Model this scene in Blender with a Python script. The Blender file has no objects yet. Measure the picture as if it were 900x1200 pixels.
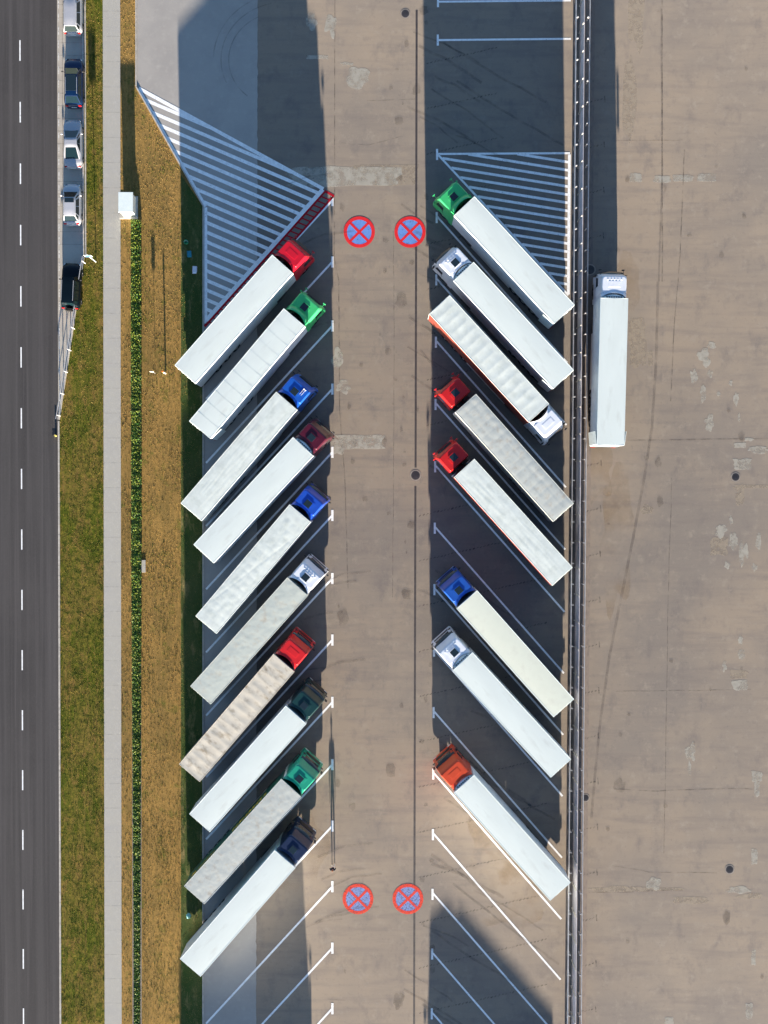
import bpy, bmesh, math, random
import numpy as np
from mathutils import Vector, Matrix, noise
random.seed(7); rng = np.random.default_rng(7)
SC = bpy.context.scene
COL = SC.collection
R = math.radians

# ------------------------------------------------------------------ camera
H = 90.0; FPX = 1090.0; TH = 0.0204; DL = 0.0043
Fw = Vector((0, -math.sin(TH), -math.cos(TH)))
U0 = Vector((0, math.cos(TH), -math.sin(TH))); X0 = Vector((1, 0, 0))
RT = X0*math.cos(DL) + U0*math.sin(DL)
UP = -X0*math.sin(DL) + U0*math.cos(DL)
cd = bpy.data.cameras.new('camera'); cam = bpy.data.objects.new('camera', cd); COL.objects.link(cam)
cam.matrix_world = Matrix(((RT.x, UP.x, -Fw.x, 0), (RT.y, UP.y, -Fw.y, 0), (RT.z, UP.z, -Fw.z, H), (0, 0, 0, 1)))
cd.sensor_fit = 'VERTICAL'; cd.sensor_height = 24; cd.lens = 24*FPX/1200
cd.clip_start = 0.5; cd.clip_end = 8000
SC.camera = cam

# ------------------------------------------------------------------ light
SUN_EL = R(6.9); SUN_DX = 0.0185
w = bpy.data.worlds.new('World'); SC.world = w; w.use_nodes = True
nt = w.node_tree; bg = nt.nodes['Background']
sky = nt.nodes.new('ShaderNodeTexSky'); sky.sky_type = 'NISHITA'; sky.sun_disc = False
sky.sun_elevation = SUN_EL; sky.sun_rotation = math.pi - SUN_DX
sky.air_density = 1.0; sky.dust_density = 0.6; sky.ozone_density = 2.0
tint = nt.nodes.new('ShaderNodeMix'); tint.data_type = 'RGBA'; tint.blend_type = 'MULTIPLY'; tint.inputs[0].default_value = 1
tint.inputs[7].default_value = (0.72, 0.78, 0.92, 1)      # clear-air blue
nt.links.new(sky.outputs[0], tint.inputs[6]); nt.links.new(tint.outputs[2], bg.inputs[0]); bg.inputs[1].default_value = 0.07
sl = bpy.data.lights.new('sun', 'SUN'); sun = bpy.data.objects.new('sun', sl); COL.objects.link(sun)
sl.energy = 5.0; sl.angle = R(0.5); sl.color = (1.0, 0.87, 0.72)
sd = Vector((-SUN_DX*math.cos(SUN_EL), math.cos(SUN_EL), -math.sin(SUN_EL)))
sun.rotation_euler = sd.to_track_quat('-Z', 'Y').to_euler(); sun.location = (0, -60, 20)
SC.view_settings.view_transform = 'Standard'; SC.view_settings.look = 'None'
SC.view_settings.exposure = 2.44; SC.view_settings.gamma = 1; SC.view_settings.use_curve_mapping = False

# ------------------------------------------------------------------ helpers
def W(px, py, z=0.0):
    """point of height z that the survey photograph shows at px, py"""
    d = Fw*FPX + RT*(px-450) + UP*(600-py)
    t = (z-H)/d.z
    return Vector((d.x*t, d.y*t, z))

def link(o, parent=None):
    COL.objects.link(o)
    if parent is not None: o.parent = parent
    return o
def tag(o, label=None, cat=None, group=None, kind=None):
    if label: o['label'] = label
    if cat: o['category'] = cat
    if group: o['group'] = group
    if kind: o['kind'] = kind
    return o
def empty(name, loc=(0, 0, 0), rz=0.0):
    o = bpy.data.objects.new(name, None); o.empty_display_size = 0.3
    o.location = loc; o.rotation_euler = (0, 0, rz); return link(o)

class MB:
    def __init__(s): s.v = []; s.f = []; s.sm = []
    def add(s, vs, fs, smooth=False):
        n = len(s.v); s.v += [tuple(v) for v in vs]
        for f in fs: s.f.append([i+n for i in f]); s.sm.append(smooth)
        return s
    def box(s, x0, x1, y0, y1, z0, z1, c=0.0):
        if c <= 0:
            vs = [(x, y, z) for z in (z0, z1) for y in (y0, y1) for x in (x0, x1)]
            fs = [(0, 2, 3, 1), (4, 5, 7, 6), (0, 1, 5, 4), (2, 6, 7, 3), (0, 4, 6, 2), (1, 3, 7, 5)]
            return s.add(vs, fs)
        bm = bmesh.new(); bmesh.ops.create_cube(bm, size=1)
        for v in bm.verts: v.co = ((x0+x1)/2+v.co.x*(x1-x0), (y0+y1)/2+v.co.y*(y1-y0), (z0+z1)/2+v.co.z*(z1-z0))
        bmesh.ops.bevel(bm, geom=bm.edges[:], offset=c, segments=2, affect='EDGES', profile=0.5)
        bm.verts.index_update()
        s.add([v.co[:] for v in bm.verts], [[v.index for v in f.verts] for f in bm.faces]); bm.free(); return s
    def cyl(s, p, q, r, n=12, r2=None, caps=True, smooth=True):
        p = Vector(p); q = Vector(q); d = (q-p).normalized()
        a = d.orthogonal().normalized(); b = d.cross(a); r2 = r if r2 is None else r2
        vs = []
        for c, rr in ((p, r), (q, r2)):
            for i in range(n):
                t = 2*math.pi*i/n; vs.append(c+a*math.cos(t)*rr+b*math.sin(t)*rr)
        s.add(vs, [(i, (i+1) % n, n+(i+1) % n, n+i) for i in range(n)], smooth)
        if caps: s.add(vs, [list(range(n))[::-1], list(range(n, 2*n))])
        return s
    def loft(s, secs, cap0=True, cap1=True, closed=True, smooth=True):
        n = len(secs[0]); vs = [p for sec in secs for p in sec]; fs = []
        m = n if closed else n-1
        for k in range(len(secs)-1):
            for i in range(m):
                j = (i+1) % n; fs.append((k*n+i, k*n+j, (k+1)*n+j, (k+1)*n+i))
        s.add(vs, fs, smooth)
        if cap0: s.add(secs[0], [list(range(n))[::-1]])
        if cap1: s.add(secs[-1], [list(range(n))])
        return s
    def quad(s, a, b, c, d): return s.add([a, b, c, d], [(0, 1, 2, 3)])
    def strip(s, p, q, wd, z):
        """flat painted strip from p to q (world), width wd, at height z"""
        p = Vector((p[0], p[1], z)); q = Vector((q[0], q[1], z)); d = (q-p).normalized()
        n = Vector((-d.y, d.x, 0))*wd/2
        return s.add([p-n, q-n, q+n, p+n], [(0, 1, 2, 3)])
    def poly(s, pts, z):
        a = sum(pts[i][0]*pts[(i+1) % len(pts)][1]-pts[(i+1) % len(pts)][0]*pts[i][1] for i in range(len(pts)))
        if a < 0: pts = pts[::-1]
        return s.add([(p[0], p[1], z) for p in pts], [list(range(len(pts)))])
    def mesh(s, name, m):
        me = bpy.data.meshes.new(name); me.from_pydata(s.v, [], s.f)
        me.polygons.foreach_set('use_smooth', s.sm); me.materials.append(m); me.update(); return me
    def build(s, name, m, parent=None):
        return link(bpy.data.objects.new(name, s.mesh(name, m)), parent)
def struct(mb, name, m):
    o = mb.build(name, m); o['kind'] = 'structure'; return o
def rrect(hw, y0, y1, r, z, n=5, rb=None):
    """rounded rectangle outline, y1 is the front; r front corner radius, rb rear radius"""
    rb = r if rb is None else rb; out = []
    for cx, cy, a0, rr in ((hw-r, y1-r, 0, r), (-hw+r, y1-r, 90, r), (-hw+rb, y0+rb, 180, rb), (hw-rb, y0+rb, 270, rb)):
        for i in range(n):
            t = R(a0+90*i/(n-1)); out.append((cx+rr*math.cos(t), cy+rr*math.sin(t), z))
    return out

# ------------------------------------------------------------------ materials
MATS = {}
def mat(name, col, rough=0.6, metal=0.0, spec=0.5, coat=0.0, var=0.0, vscale=2.0, dirt=None, dscale=1.0, dlo=0.5, dhi=0.7, stretch=(1, 1, 1), bump=0.0, bscale=40.0, island=0.0):
    if name in MATS: return MATS[name]
    m = bpy.data.materials.new(name); m.use_nodes = True; t = m.node_tree; N = t.nodes; L = t.links
    p = N['Principled BSDF']; p.inputs['Roughness'].default_value = rough; p.inputs['Metallic'].default_value = metal
    p.inputs['Specular IOR Level'].default_value = spec; p.inputs['Coat Weight'].default_value = coat
    p.inputs['Coat Roughness'].default_value = 0.08
    c = N.new('ShaderNodeRGB'); c.outputs[0].default_value = (*col, 1); cur = c.outputs[0]
    tc = N.new('ShaderNodeTexCoord'); mp = N.new('ShaderNodeMapping'); mp.inputs['Scale'].default_value = stretch
    L.new(tc.outputs['Object'], mp.inputs[0])
    if var > 0:
        n = N.new('ShaderNodeTexNoise'); n.inputs['Scale'].default_value = vscale; n.inputs['Detail'].default_value = 5
        L.new(mp.outputs[0], n.inputs[0])
        r_ = N.new('ShaderNodeMapRange'); r_.inputs[1].default_value = 0.3; r_.inputs[2].default_value = 0.7
        r_.inputs[3].default_value = 1-var; r_.inputs[4].default_value = 1+var; L.new(n.outputs[0], r_.inputs[0])
        h = N.new('ShaderNodeHueSaturation'); L.new(r_.outputs[0], h.inputs['Value']); L.new(cur, h.inputs['Color']); cur = h.outputs[0]
    if dirt:
        n = N.new('ShaderNodeTexNoise'); n.inputs['Scale'].default_value = dscale; n.inputs['Detail'].default_value = 7; n.inputs['Roughness'].default_value = 0.62
        L.new(mp.outputs[0], n.inputs[0])
        r_ = N.new('ShaderNodeMapRange'); r_.inputs[1].default_value = dlo; r_.inputs[2].default_value = dhi; L.new(n.outputs[0], r_.inputs[0])
        x = N.new('ShaderNodeMix'); x.data_type = 'RGBA'; L.new(r_.outputs[0], x.inputs[0]); L.new(cur, x.inputs[6]); x.inputs[7].default_value = (*dirt, 1); cur = x.outputs[2]
    if island > 0:
        g = N.new('ShaderNodeNewGeometry'); r_ = N.new('ShaderNodeMapRange'); r_.inputs[3].default_value = 1-island; r_.inputs[4].default_value = 1+island
        L.new(g.outputs['Random Per Island'], r_.inputs[0]); h = N.new('ShaderNodeHueSaturation'); L.new(r_.outputs[0], h.inputs['Value'])
        r2 = N.new('ShaderNodeMapRange'); r2.inputs[3].default_value = 0.5-island*0.06; r2.inputs[4].default_value = 0.5+island*0.06
        L.new(g.outputs['Random Per Island'], r2.inputs[0]); L.new(r2.outputs[0], h.inputs['Hue'])
        L.new(cur, h.inputs['Color']); cur = h.outputs[0]
    L.new(cur, p.inputs['Base Color'])
    if bump > 0:
        n = N.new('ShaderNodeTexNoise'); n.inputs['Scale'].default_value = bscale; n.inputs['Detail'].default_value = 3
        L.new(tc.outputs['Object'], n.inputs[0]); b = N.new('ShaderNodeBump'); b.inputs['Strength'].default_value = bump; b.inputs['Distance'].default_value = 0.01
        L.new(n.outputs[0], b.inputs['Height']); L.new(b.outputs[0], p.inputs['Normal'])
    MATS[name] = m; return m

def paint_lit_shade(p, N, L, cur, k=0.10, gain=2.6, weight=0.38):
    """sunlit and shaded tones in the material: pale sheen for sun, dark base for shade"""
    v = N.new('ShaderNodeVectorMath'); v.operation = 'SCALE'; v.inputs['Scale'].default_value = gain
    L.new(cur, v.inputs[0]); L.new(v.outputs[0], p.inputs['Sheen Tint'])
    if k > 0:
        v = N.new('ShaderNodeVectorMath'); v.operation = 'SCALE'; v.inputs['Scale'].default_value = k
        L.new(cur, v.inputs[0]); L.new(v.outputs[0], p.inputs['Base Color'])
    else:
        for l in list(p.inputs['Base Color'].links): L.remove(l)
        p.inputs['Base Color'].default_value = (0.002, 0.012, 0.028, 1)  # navy of the shade put into the base colour
    p.inputs['Sheen Weight'].default_value = weight; p.inputs['Sheen Roughness'].default_value = 0.8
    p.inputs['Specular IOR Level'].default_value = 0.05
def ground_mat(name, base, layers, rough=0.9, bump=0.0, bscale=8.0, bdist=0.02, spec=0.2, lit_shade=None):
    """base colour and layers of (colour, scale, stretch, lo, hi, amount, detail, noise roughness)"""
    m = bpy.data.materials.new(name); m.use_nodes = True; t = m.node_tree; N = t.nodes; L = t.links
    p = N['Principled BSDF']; p.inputs['Roughness'].default_value = rough; p.inputs['Specular IOR Level'].default_value = spec
    tc = N.new('ShaderNodeTexCoord'); c = N.new('ShaderNodeRGB'); c.outputs[0].default_value = (*base, 1); cur = c.outputs[0]
    for k, (colr, sc, st, lo, hi, am, det, nr) in enumerate(layers):
        mp = N.new('ShaderNodeMapping'); mp.inputs['Scale'].default_value = (*st, 1); mp.inputs['Location'].default_value = (k*13.7, k*7.3, 0)
        L.new(tc.outputs['Object'], mp.inputs[0])
        n = N.new('ShaderNodeTexNoise'); n.inputs['Scale'].default_value = sc; n.inputs['Detail'].default_value = det; n.inputs['Roughness'].default_value = nr
        L.new(mp.outputs[0], n.inputs[0])
        r_ = N.new('ShaderNodeMapRange'); r_.inputs[1].default_value = lo; r_.inputs[2].default_value = hi; r_.inputs[4].default_value = am; L.new(n.outputs[0], r_.inputs[0])
        x = N.new('ShaderNodeMix'); x.data_type = 'RGBA'; L.new(r_.outputs[0], x.inputs[0]); L.new(cur, x.inputs[6]); x.inputs[7].default_value = (*colr, 1); cur = x.outputs[2]
    L.new(cur, p.inputs['Base Color'])
    if lit_shade: paint_lit_shade(p, N, L, cur, *lit_shade)
    if bump > 0:
        n = N.new('ShaderNodeTexNoise'); n.inputs['Scale'].default_value = bscale; n.inputs['Detail'].default_value = 4
        L.new(tc.outputs['Object'], n.inputs[0]); b = N.new('ShaderNodeBump'); b.inputs['Strength'].default_value = bump; b.inputs['Distance'].default_value = bdist
        L.new(n.outputs[0], b.inputs['Height']); L.new(b.outputs[0], p.inputs['Normal'])
    return m
def worn_mat(name, col, scale=6.0, lo=0.3, hi=0.5, amount=1.0, rough=0.8, stretch=(1, 1, 1), var=0.1, lit_shade=None):
    """a thin deposit (paint, rubber, tar) worn through in places to the surface below"""
    m = mat(name, col, rough, spec=0.2, var=var, vscale=3.0); t = m.node_tree; N = t.nodes; L = t.links
    if lit_shade:
        p = N['Principled BSDF']; paint_lit_shade(p, N, L, p.inputs['Base Color'].links[0].from_socket, *lit_shade)
    tc = N.new('ShaderNodeTexCoord'); mp = N.new('ShaderNodeMapping'); mp.inputs['Scale'].default_value = stretch; L.new(tc.outputs['Object'], mp.inputs[0])
    n = N.new('ShaderNodeTexNoise'); n.inputs['Scale'].default_value = scale; n.inputs['Detail'].default_value = 6; n.inputs['Roughness'].default_value = 0.65
    L.new(mp.outputs[0], n.inputs[0])
    r_ = N.new('ShaderNodeMapRange'); r_.inputs[1].default_value = lo; r_.inputs[2].default_value = hi; r_.inputs[4].default_value = amount; L.new(n.outputs[0], r_.inputs[0])
    L.new(r_.outputs[0], N['Principled BSDF'].inputs['Alpha']); return m

M_YARD = ground_mat('tan_asphalt', (0.372, 0.303, 0.224), [
    ((0.265, 0.23, 0.19), 0.05, (1, 1), 0.40, 0.62, 0.8, 6, 0.6),
    ((0.41, 0.335, 0.245), 0.09, (1, 1), 0.52, 0.72, 0.7, 6, 0.65),
    ((0.245, 0.205, 0.17), 0.5, (0.25, 2.0), 0.48, 0.70, 0.65, 6, 0.65),
    ((0.225, 0.19, 0.16), 0.35, (1.6, 1.0), 0.53, 0.68, 0.65, 8, 0.7),
    ((0.40, 0.345, 0.27), 0.8, (1, 1), 0.54, 0.68, 0.6, 8, 0.75),
    ((0.20, 0.17, 0.145), 2.2, (1, 1), 0.56, 0.70, 0.6, 8, 0.78),
    ((0.44, 0.38, 0.30), 9.0, (1, 1), 0.56, 0.72, 0.6, 6, 0.8),
    ((0.13, 0.11, 0.10), 5.0, (1, 1), 0.67, 0.73, 0.7, 7, 0.75)], bump=0.05, bscale=12, lit_shade=(0, 2.75, 1.0))
M_APRON = ground_mat('grey_concrete', (0.36, 0.34, 0.31), [
    ((0.30, 0.285, 0.265), 0.25, (1, 1), 0.42, 0.65, 0.8, 6, 0.6),
    ((0.41, 0.385, 0.345), 1.4, (1, 1), 0.52, 0.74, 0.6, 6, 0.65),
    ((0.22, 0.21, 0.195), 2.5, (1, 1), 0.64, 0.76, 0.5, 7, 0.7),
    ((0.30, 0.28, 0.26), 9.0, (1, 1), 0.56, 0.76, 0.5, 6, 0.8)], bump=0.06, bscale=12)
M_ROAD = ground_mat('dark_asphalt', (0.068, 0.064, 0.063), [
    ((0.050, 0.047, 0.047), 0.5, (2.6, 0.05), 0.40, 0.60, 0.9, 4, 0.5),
    ((0.085, 0.079, 0.078), 0.8, (3.0, 0.04), 0.50, 0.66, 0.8, 4, 0.5),
    ((0.082, 0.076, 0.074), 0.08, (1, 1), 0.45, 0.70, 0.6, 6, 0.6),
    ((0.055, 0.052, 0.052), 0.6, (1, 0.6), 0.56, 0.72, 0.6, 8, 0.75),
    ((0.12, 0.11, 0.105), 14.0, (1, 1), 0.52, 0.72, 0.6, 5, 0.8)], bump=0.05, bscale=20)
M_PATH = ground_mat('path_concrete', (0.395, 0.38, 0.335), [
    ((0.37, 0.36, 0.33), 0.5, (0.5, 2.0), 0.45, 0.70, 0.7, 6, 0.6),
    ((0.47, 0.455, 0.415), 2.0, (1, 1), 0.50, 0.75, 0.5, 6, 0.7),
    ((0.28, 0.265, 0.24), 4.0, (1, 1), 0.66, 0.78, 0.4, 6, 0.7)], bump=0.05, bscale=15)
M_LANE = ground_mat('block_paving', (0.44, 0.405, 0.345), [
    ((0.36, 0.33, 0.29), 0.8, (1, 1), 0.45, 0.7, 0.7, 6, 0.6),
    ((0.30, 0.28, 0.25), 5.0, (1, 1), 0.55, 0.75, 0.5, 6, 0.7)], bump=0.06)
M_DRY = ground_mat('dry_grass_soil', (0.38, 0.24, 0.08), [
    ((0.25, 0.17, 0.06), 0.3, (1.5, 0.4), 0.42, 0.60, 0.9, 7, 0.65),
    ((0.13, 0.145, 0.03), 0.7, (1, 0.8), 0.545, 0.65, 0.8, 8, 0.75),
    ((0.50, 0.30, 0.09), 1.6, (3.0, 0.3), 0.50, 0.68, 0.7, 6, 0.65),
    ((0.17, 0.12, 0.035), 2.6, (1.3, 0.9), 0.52, 0.60, 0.75, 8, 0.8),
    ((0.09, 0.07, 0.022), 7.0, (1, 1), 0.54, 0.66, 0.7, 6, 0.8)], bump=0.3, bscale=24, bdist=0.03, rough=1, spec=0.05, lit_shade=(0.30, 2.7, 0.70))
M_VERGE = ground_mat('verge_grass_soil', (0.19, 0.15, 0.035), [
    ((0.10, 0.125, 0.014), 0.30, (1.4, 0.5), 0.42, 0.56, 0.95, 8, 0.7),
    ((0.28, 0.175, 0.055), 0.6, (1.4, 0.6), 0.51, 0.62, 0.85, 8, 0.75),
    ((0.26, 0.18, 0.055), 1.1, (3.0, 0.08), 0.54, 0.66, 0.6, 5, 0.6),
    ((0.04, 0.065, 0.010), 1.5, (1, 1), 0.50, 0.58, 0.85, 8, 0.8),
    ((0.32, 0.25, 0.045), 2.4, (1, 1), 0.53, 0.60, 0.7, 8, 0.8),
    ((0.04, 0.04, 0.012), 6.0, (1, 1), 0.53, 0.64, 0.75, 6, 0.8)], bump=0.3, bscale=24, bdist=0.03, rough=1, spec=0.05, lit_shade=(0.30, 2.7, 0.70))
M_SHADYGRASS = ground_mat('shade_darkened_grass_soil', (0.07, 0.085, 0.03), [  # greener grass, with the lorries' shade darkened into its colour
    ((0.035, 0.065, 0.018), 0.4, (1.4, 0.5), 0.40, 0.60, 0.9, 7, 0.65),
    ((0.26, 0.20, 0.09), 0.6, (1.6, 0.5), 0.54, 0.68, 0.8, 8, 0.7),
    ((0.035, 0.05, 0.015), 3.0, (1, 1), 0.50, 0.66, 0.75, 7, 0.8)], bump=0.3, bscale=9, bdist=0.03, rough=1, spec=0.05, lit_shade=(0.8, 2.7, 0.5))
M_GRAVEL = ground_mat('grey_gravel', (0.26, 0.235, 0.20), [
    ((0.13, 0.12, 0.10), 7.0, (1, 1), 0.45, 0.62, 0.9, 6, 0.8),
    ((0.40, 0.38, 0.35), 5.0, (1, 1), 0.60, 0.70, 0.8, 6, 0.8)], bump=0.3, bscale=20, bdist=0.03)
M_MEDIAN = ground_mat('median_asphalt', (0.32, 0.26, 0.205), [
    ((0.22, 0.18, 0.15), 3.0, (1.5, 0.5), 0.45, 0.65, 0.8, 6, 0.7),
    ((0.38, 0.32, 0.26), 9.0, (1, 1), 0.56, 0.72, 0.6, 6, 0.8)], bump=0.06, bscale=15, lit_shade=(0, 2.75, 1.0))
M_KERB = mat('kerb_concrete', (0.45, 0.42, 0.37), 0.85, spec=0.2, var=0.2, vscale=2.5, bump=0.05)
M_LINE = worn_mat('white_road_paint', (0.86, 0.87, 0.86), 7.0, 0.27, 0.40, 0.96)
M_RED = worn_mat('red_road_paint', (0.42, 0.006, 0.018), 7.0, 0.27, 0.40, 0.95)
M_SIGNRED = worn_mat('sign_red_paint', (0.66, 0.022, 0.028), 6.0, 0.24, 0.36, 0.96)
M_SIGNBLUE = worn_mat('sign_blue_paint', (0.13, 0.26, 0.60), 4.0, 0.24, 0.42, 0.95)
M_PATCH = worn_mat('pale_repair_patch', (0.43, 0.405, 0.34), 0.9, 0.30, 0.56, 0.72)
M_PATCHTAN = worn_mat('tan_repair_patch', (0.42, 0.355, 0.27), 1.6, 0.34, 0.52, 0.75, lit_shade=(0, 2.75, 1.0))
M_SEAL = worn_mat('sealed_joint', (0.10, 0.085, 0.08), 2.0, 0.30, 0.55, 0.75)
M_CRACK = worn_mat('dark_crack', (0.09, 0.075, 0.065), 1.2, 0.38, 0.66, 0.45)
M_TYREMARK = worn_mat('tyre_rubber_mark', (0.10, 0.085, 0.08), 0.8, 0.32, 0.72, 0.34)
M_TAR = worn_mat('tar_mark', (0.08, 0.07, 0.065), 5.0, 0.38, 0.60, 0.55)
M_RUST = worn_mat('ochre_stain', (0.42, 0.27, 0.11), 0.16, 0.45, 0.75, 0.35, lit_shade=(0, 2.75, 1.0))

M_BLACK = mat('black_plastic', (0.018, 0.018, 0.02), 0.55, var=0.15)
M_CHASSIS = mat('chassis_black', (0.022, 0.022, 0.024), 0.6, var=0.3, vscale=3, dirt=(0.09, 0.075, 0.06), dscale=2.5)
M_TYRE = mat('tyre_rubber', (0.02, 0.02, 0.02), 0.85, spec=0.2, var=0.2)
M_RIM = mat('wheel_steel', (0.5, 0.5, 0.5), 0.4, metal=0.6, var=0.1)
M_GLASS = mat('dark_glass', (0.012, 0.022, 0.028), 0.06, spec=0.8)
M_CARGLASS = mat('car_glass', (0.006, 0.016, 0.020), 0.05, spec=0.5)
M_ALU = mat('aluminium', (0.62, 0.63, 0.64), 0.45, metal=0.35, var=0.1)
M_GALV = mat('galvanised_steel', (0.43, 0.44, 0.46), 0.5, metal=0.35, var=0.2, vscale=1.5)
M_LAMPRED = mat('tail_lamp_red', (0.5, 0.01, 0.01), 0.2)
M_LAMPCLR = mat('head_lamp_clear', (0.75, 0.78, 0.8), 0.12)
M_LAMPAMB = mat('amber_lens', (0.8, 0.3, 0.02), 0.25)
M_WHITE = mat('white_steel', (0.68, 0.76, 0.74), 0.5, spec=0.3, var=0.05)
M_INNER = mat('trailer_interior', (0.30, 0.29, 0.27), 0.7, var=0.2)

# ------------------------------------------------------------------ ground and pavements
def P(*pts): return [W(x, y) for x, y in pts]
def xat(x0, y0, x1, y1, y): return x0+(x1-x0)*(y-y0)/(y1-y0)
TOP, BOT = -500, 1750
struct(MB().poly([(-1500, -1500), (1500, -1500), (1500, 1500), (-1500, 1500)], -0.03), 'terrain', M_DRY)
roadR = lambda y: xat(67, 0, 70, 1200, y)
e = W(67, 600).x
YB, YT = W(400, BOT).y, W(400, TOP).y
xw = lambda px: W(px, 600).x          # the lengthways features all run parallel to world Y
struct(MB().poly([(-75, -700), (xw(68.5), -700), (xw(68.5), 700), (-75, 700)], -0.022), 'road', M_ROAD)
struct(MB().poly([(xw(69), -700), (xw(121.5), -700), (xw(121.5), 700), (xw(69), 700)], -0.018), 'grass_verge', M_VERGE)
struct(MB().poly([(xw(121.5), -700), (xw(141.7), -700), (xw(141.7), 700), (xw(121.5), 700)], 0.0), 'footpath', M_PATH)
XPL = xw(68.5); XPR = xw(98.0)
ya, yb = W(98, 300).y, W(68, 492).y
struct(MB().poly([(XPL, 60), (XPL, yb), (XPR, ya), (XPR, 60)], -0.012), 'parking_lane', M_LANE)
# paving joints of the parking lane
mb = MB()
for k in range(60):
    y = 55-k*1.2
    if y < ya: break
    mb.strip((XPL, y), (XPR, y), 0.02, -0.008)
mb.strip((xw(74.5), 60), (xw(74.5), yb+5.5), 0.03, -0.0075)
struct(mb, 'paving_joints', M_SEAL)
mb = MB(); y = 58.0
while y > -70: mb.strip((xw(121.6), y), (xw(141.6), y), 0.025, 0.004); y -= 2.4
struct(mb, 'footpath_joints', worn_mat('path_joint', (0.17, 0.16, 0.14), 2.0, 0.35, 0.65, 0.5))
# yard
K0 = W(160.5, 102); K1 = W(239.5, 242); XK = xw(239.0); XK0 = K0.x
struct(MB().poly([(XK0, 700), (XK0, K0.y), (XK, K1.y), (XK, -700), (700, -700), (700, 700)], 0.0), 'yard_pavement', M_YARD)
xs = xw(301)
def jag(y): return xs+0.10*noise.noise((0, y*1.7, 3))+0.05*noise.noise((0, y*6, 9))
pts = [(XK0, 60), (XK0, K0.y), (XK, K1.y), (XK, -75)]+[(jag(y), y) for y in np.arange(-75, 60.1, 0.35)]
struct(MB().poly(pts, 0.004), 'concrete_apron', M_APRON)
struct(MB().poly([(xw(666.5), -700), (xw(692), -700), (xw(692), 700), (xw(666.5), 700)], 0.004), 'median_strip', M_MEDIAN)
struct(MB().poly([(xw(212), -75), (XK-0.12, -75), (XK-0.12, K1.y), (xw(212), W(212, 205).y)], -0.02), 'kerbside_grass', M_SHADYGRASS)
struct(MB().poly([(xw(154.4), -75), (xw(165.4), -75), (xw(165.4), W(160, 262).y), (xw(154.4), W(160, 262).y)], -0.014), 'planting_bed', M_GRAVEL)
# kerbs
def kerb(name, p, q, wd, z0=-0.05, z1=0.10, step=1.0):
    p = Vector((p[0], p[1], 0)); q = Vector((q[0], q[1], 0)); d = (q-p); L = d.length; d.normalize(); n = Vector((-d.y, d.x, 0))*wd/2
    m = MB(); k = max(1, round(L/step)); s = L/k
    for i in range(k):
        a = p+d*(i*s+0.008); b = p+d*((i+1)*s-0.008)
        lo = [a-n, b-n, b+n, a+n]
        m.add([v+Vector((0, 0, z)) for z in (z0, z1) for v in lo], [(0, 3, 2, 1), (4, 5, 6, 7), (0, 1, 5, 4), (1, 2, 6, 5), (2, 3, 7, 6), (3, 0, 4, 7)])
    return struct(m, name, M_KERB)
kerb('road_kerb', (xw(69.3), -75), (xw(69.3), yb-0.1), 0.15, z1=0.09)
kerb('lane_kerb', (xw(98.6), ya), (xw(98.6), 60), 0.16, z1=0.08)
kerb('lane_edging', (xw(101.2), ya), (xw(101.2), 60), 0.12, z1=0.07)
kerb('taper_kerb', (xw(98.6), ya-0.06), (xw(69.4), yb), 0.16, z1=0.08)
kerb('yard_kerb', (XK-0.07, -75), (XK-0.07, K1.y), 0.12, z1=0.09)
kerb('yard_kerb', (XK-0.07, K1.y+0.04), (K0.x-0.07, K0.y), 0.12, z1=0.09)
kerb('yard_kerb', (K0.x-0.07, K0.y+0.06), (K0.x-0.07, 60), 0.12, z1=0.09)

# ---- painted markings
mb = MB()
y = W(24, 8).y+0.0
DY = [W(24, 46.7).y, W(27, 1112).y]; n = 15; stp = (DY[0]-W(24, 45+71.4).y)
for k in range(-14, 30):
    y0 = DY[0]-k*(DY[0]-DY[1])/15.0
    mb.strip((xw(25.3), y0-0.02), (xw(25.3), y0-1.98), 0.12, -0.016)
struct(mb, 'road_centre_line', M_LINE)
mb = MB()
for k in range(44):
    y0 = 52-k*1.25
    if y0 < yb+0.5: break
    mb.strip((xw(69.9)+0.02, y0), (xw(69.9)+0.02, y0-0.75), 0.08, -0.004)
struct(mb, 'lane_edge_line', worn_mat('faint_white_paint', (0.75, 0.75, 0.72), 5.0, 0.36, 0.52, 0.8))
LT = [235, 307, 382, 456, 530, 604, 678, 750, 823, 896, 968, 1039, 1111, 1182, 1253, 1323, 1393, 1463]
RTY = [255, 328, 401, 474, 547, 619, 691, 763, 835, 907, 978, 1048, 1118, 1188, 1258, 1327, 1396, 1465]
rtx = lambda y: xat(513, 47, 506, 1190, y)
mb = MB()
for y in LT:
    mb.strip(W(389.5, y-6.5), W(389.5, y+6.5), 0.22, 0.012)
    a = W(388.8, y+0.5); b = W(241.5, y+0.5+160)
    mb.strip(a, b, 0.19, 0.008)
struct(mb, 'left_bay_lines', M_LINE)
mb = MB()
for y in RTY+[181, 47, 2]:
    x = rtx(y); mb.strip(W(x, y-6.5), W(x, y+6.5), 0.2, 0.012)
    if y in (47, 2): mb.strip(W(x+1, y), W(669, y-1.5), 0.19, 0.008)
    elif y == 181: pass
    else: mb.strip(W(x+0.8, y-1), W(xat(666, 300, 657, 1145, y+170), y-1+171), 0.18, 0.008)
struct(mb, 'right_bay_lines', M_LINE)
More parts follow.
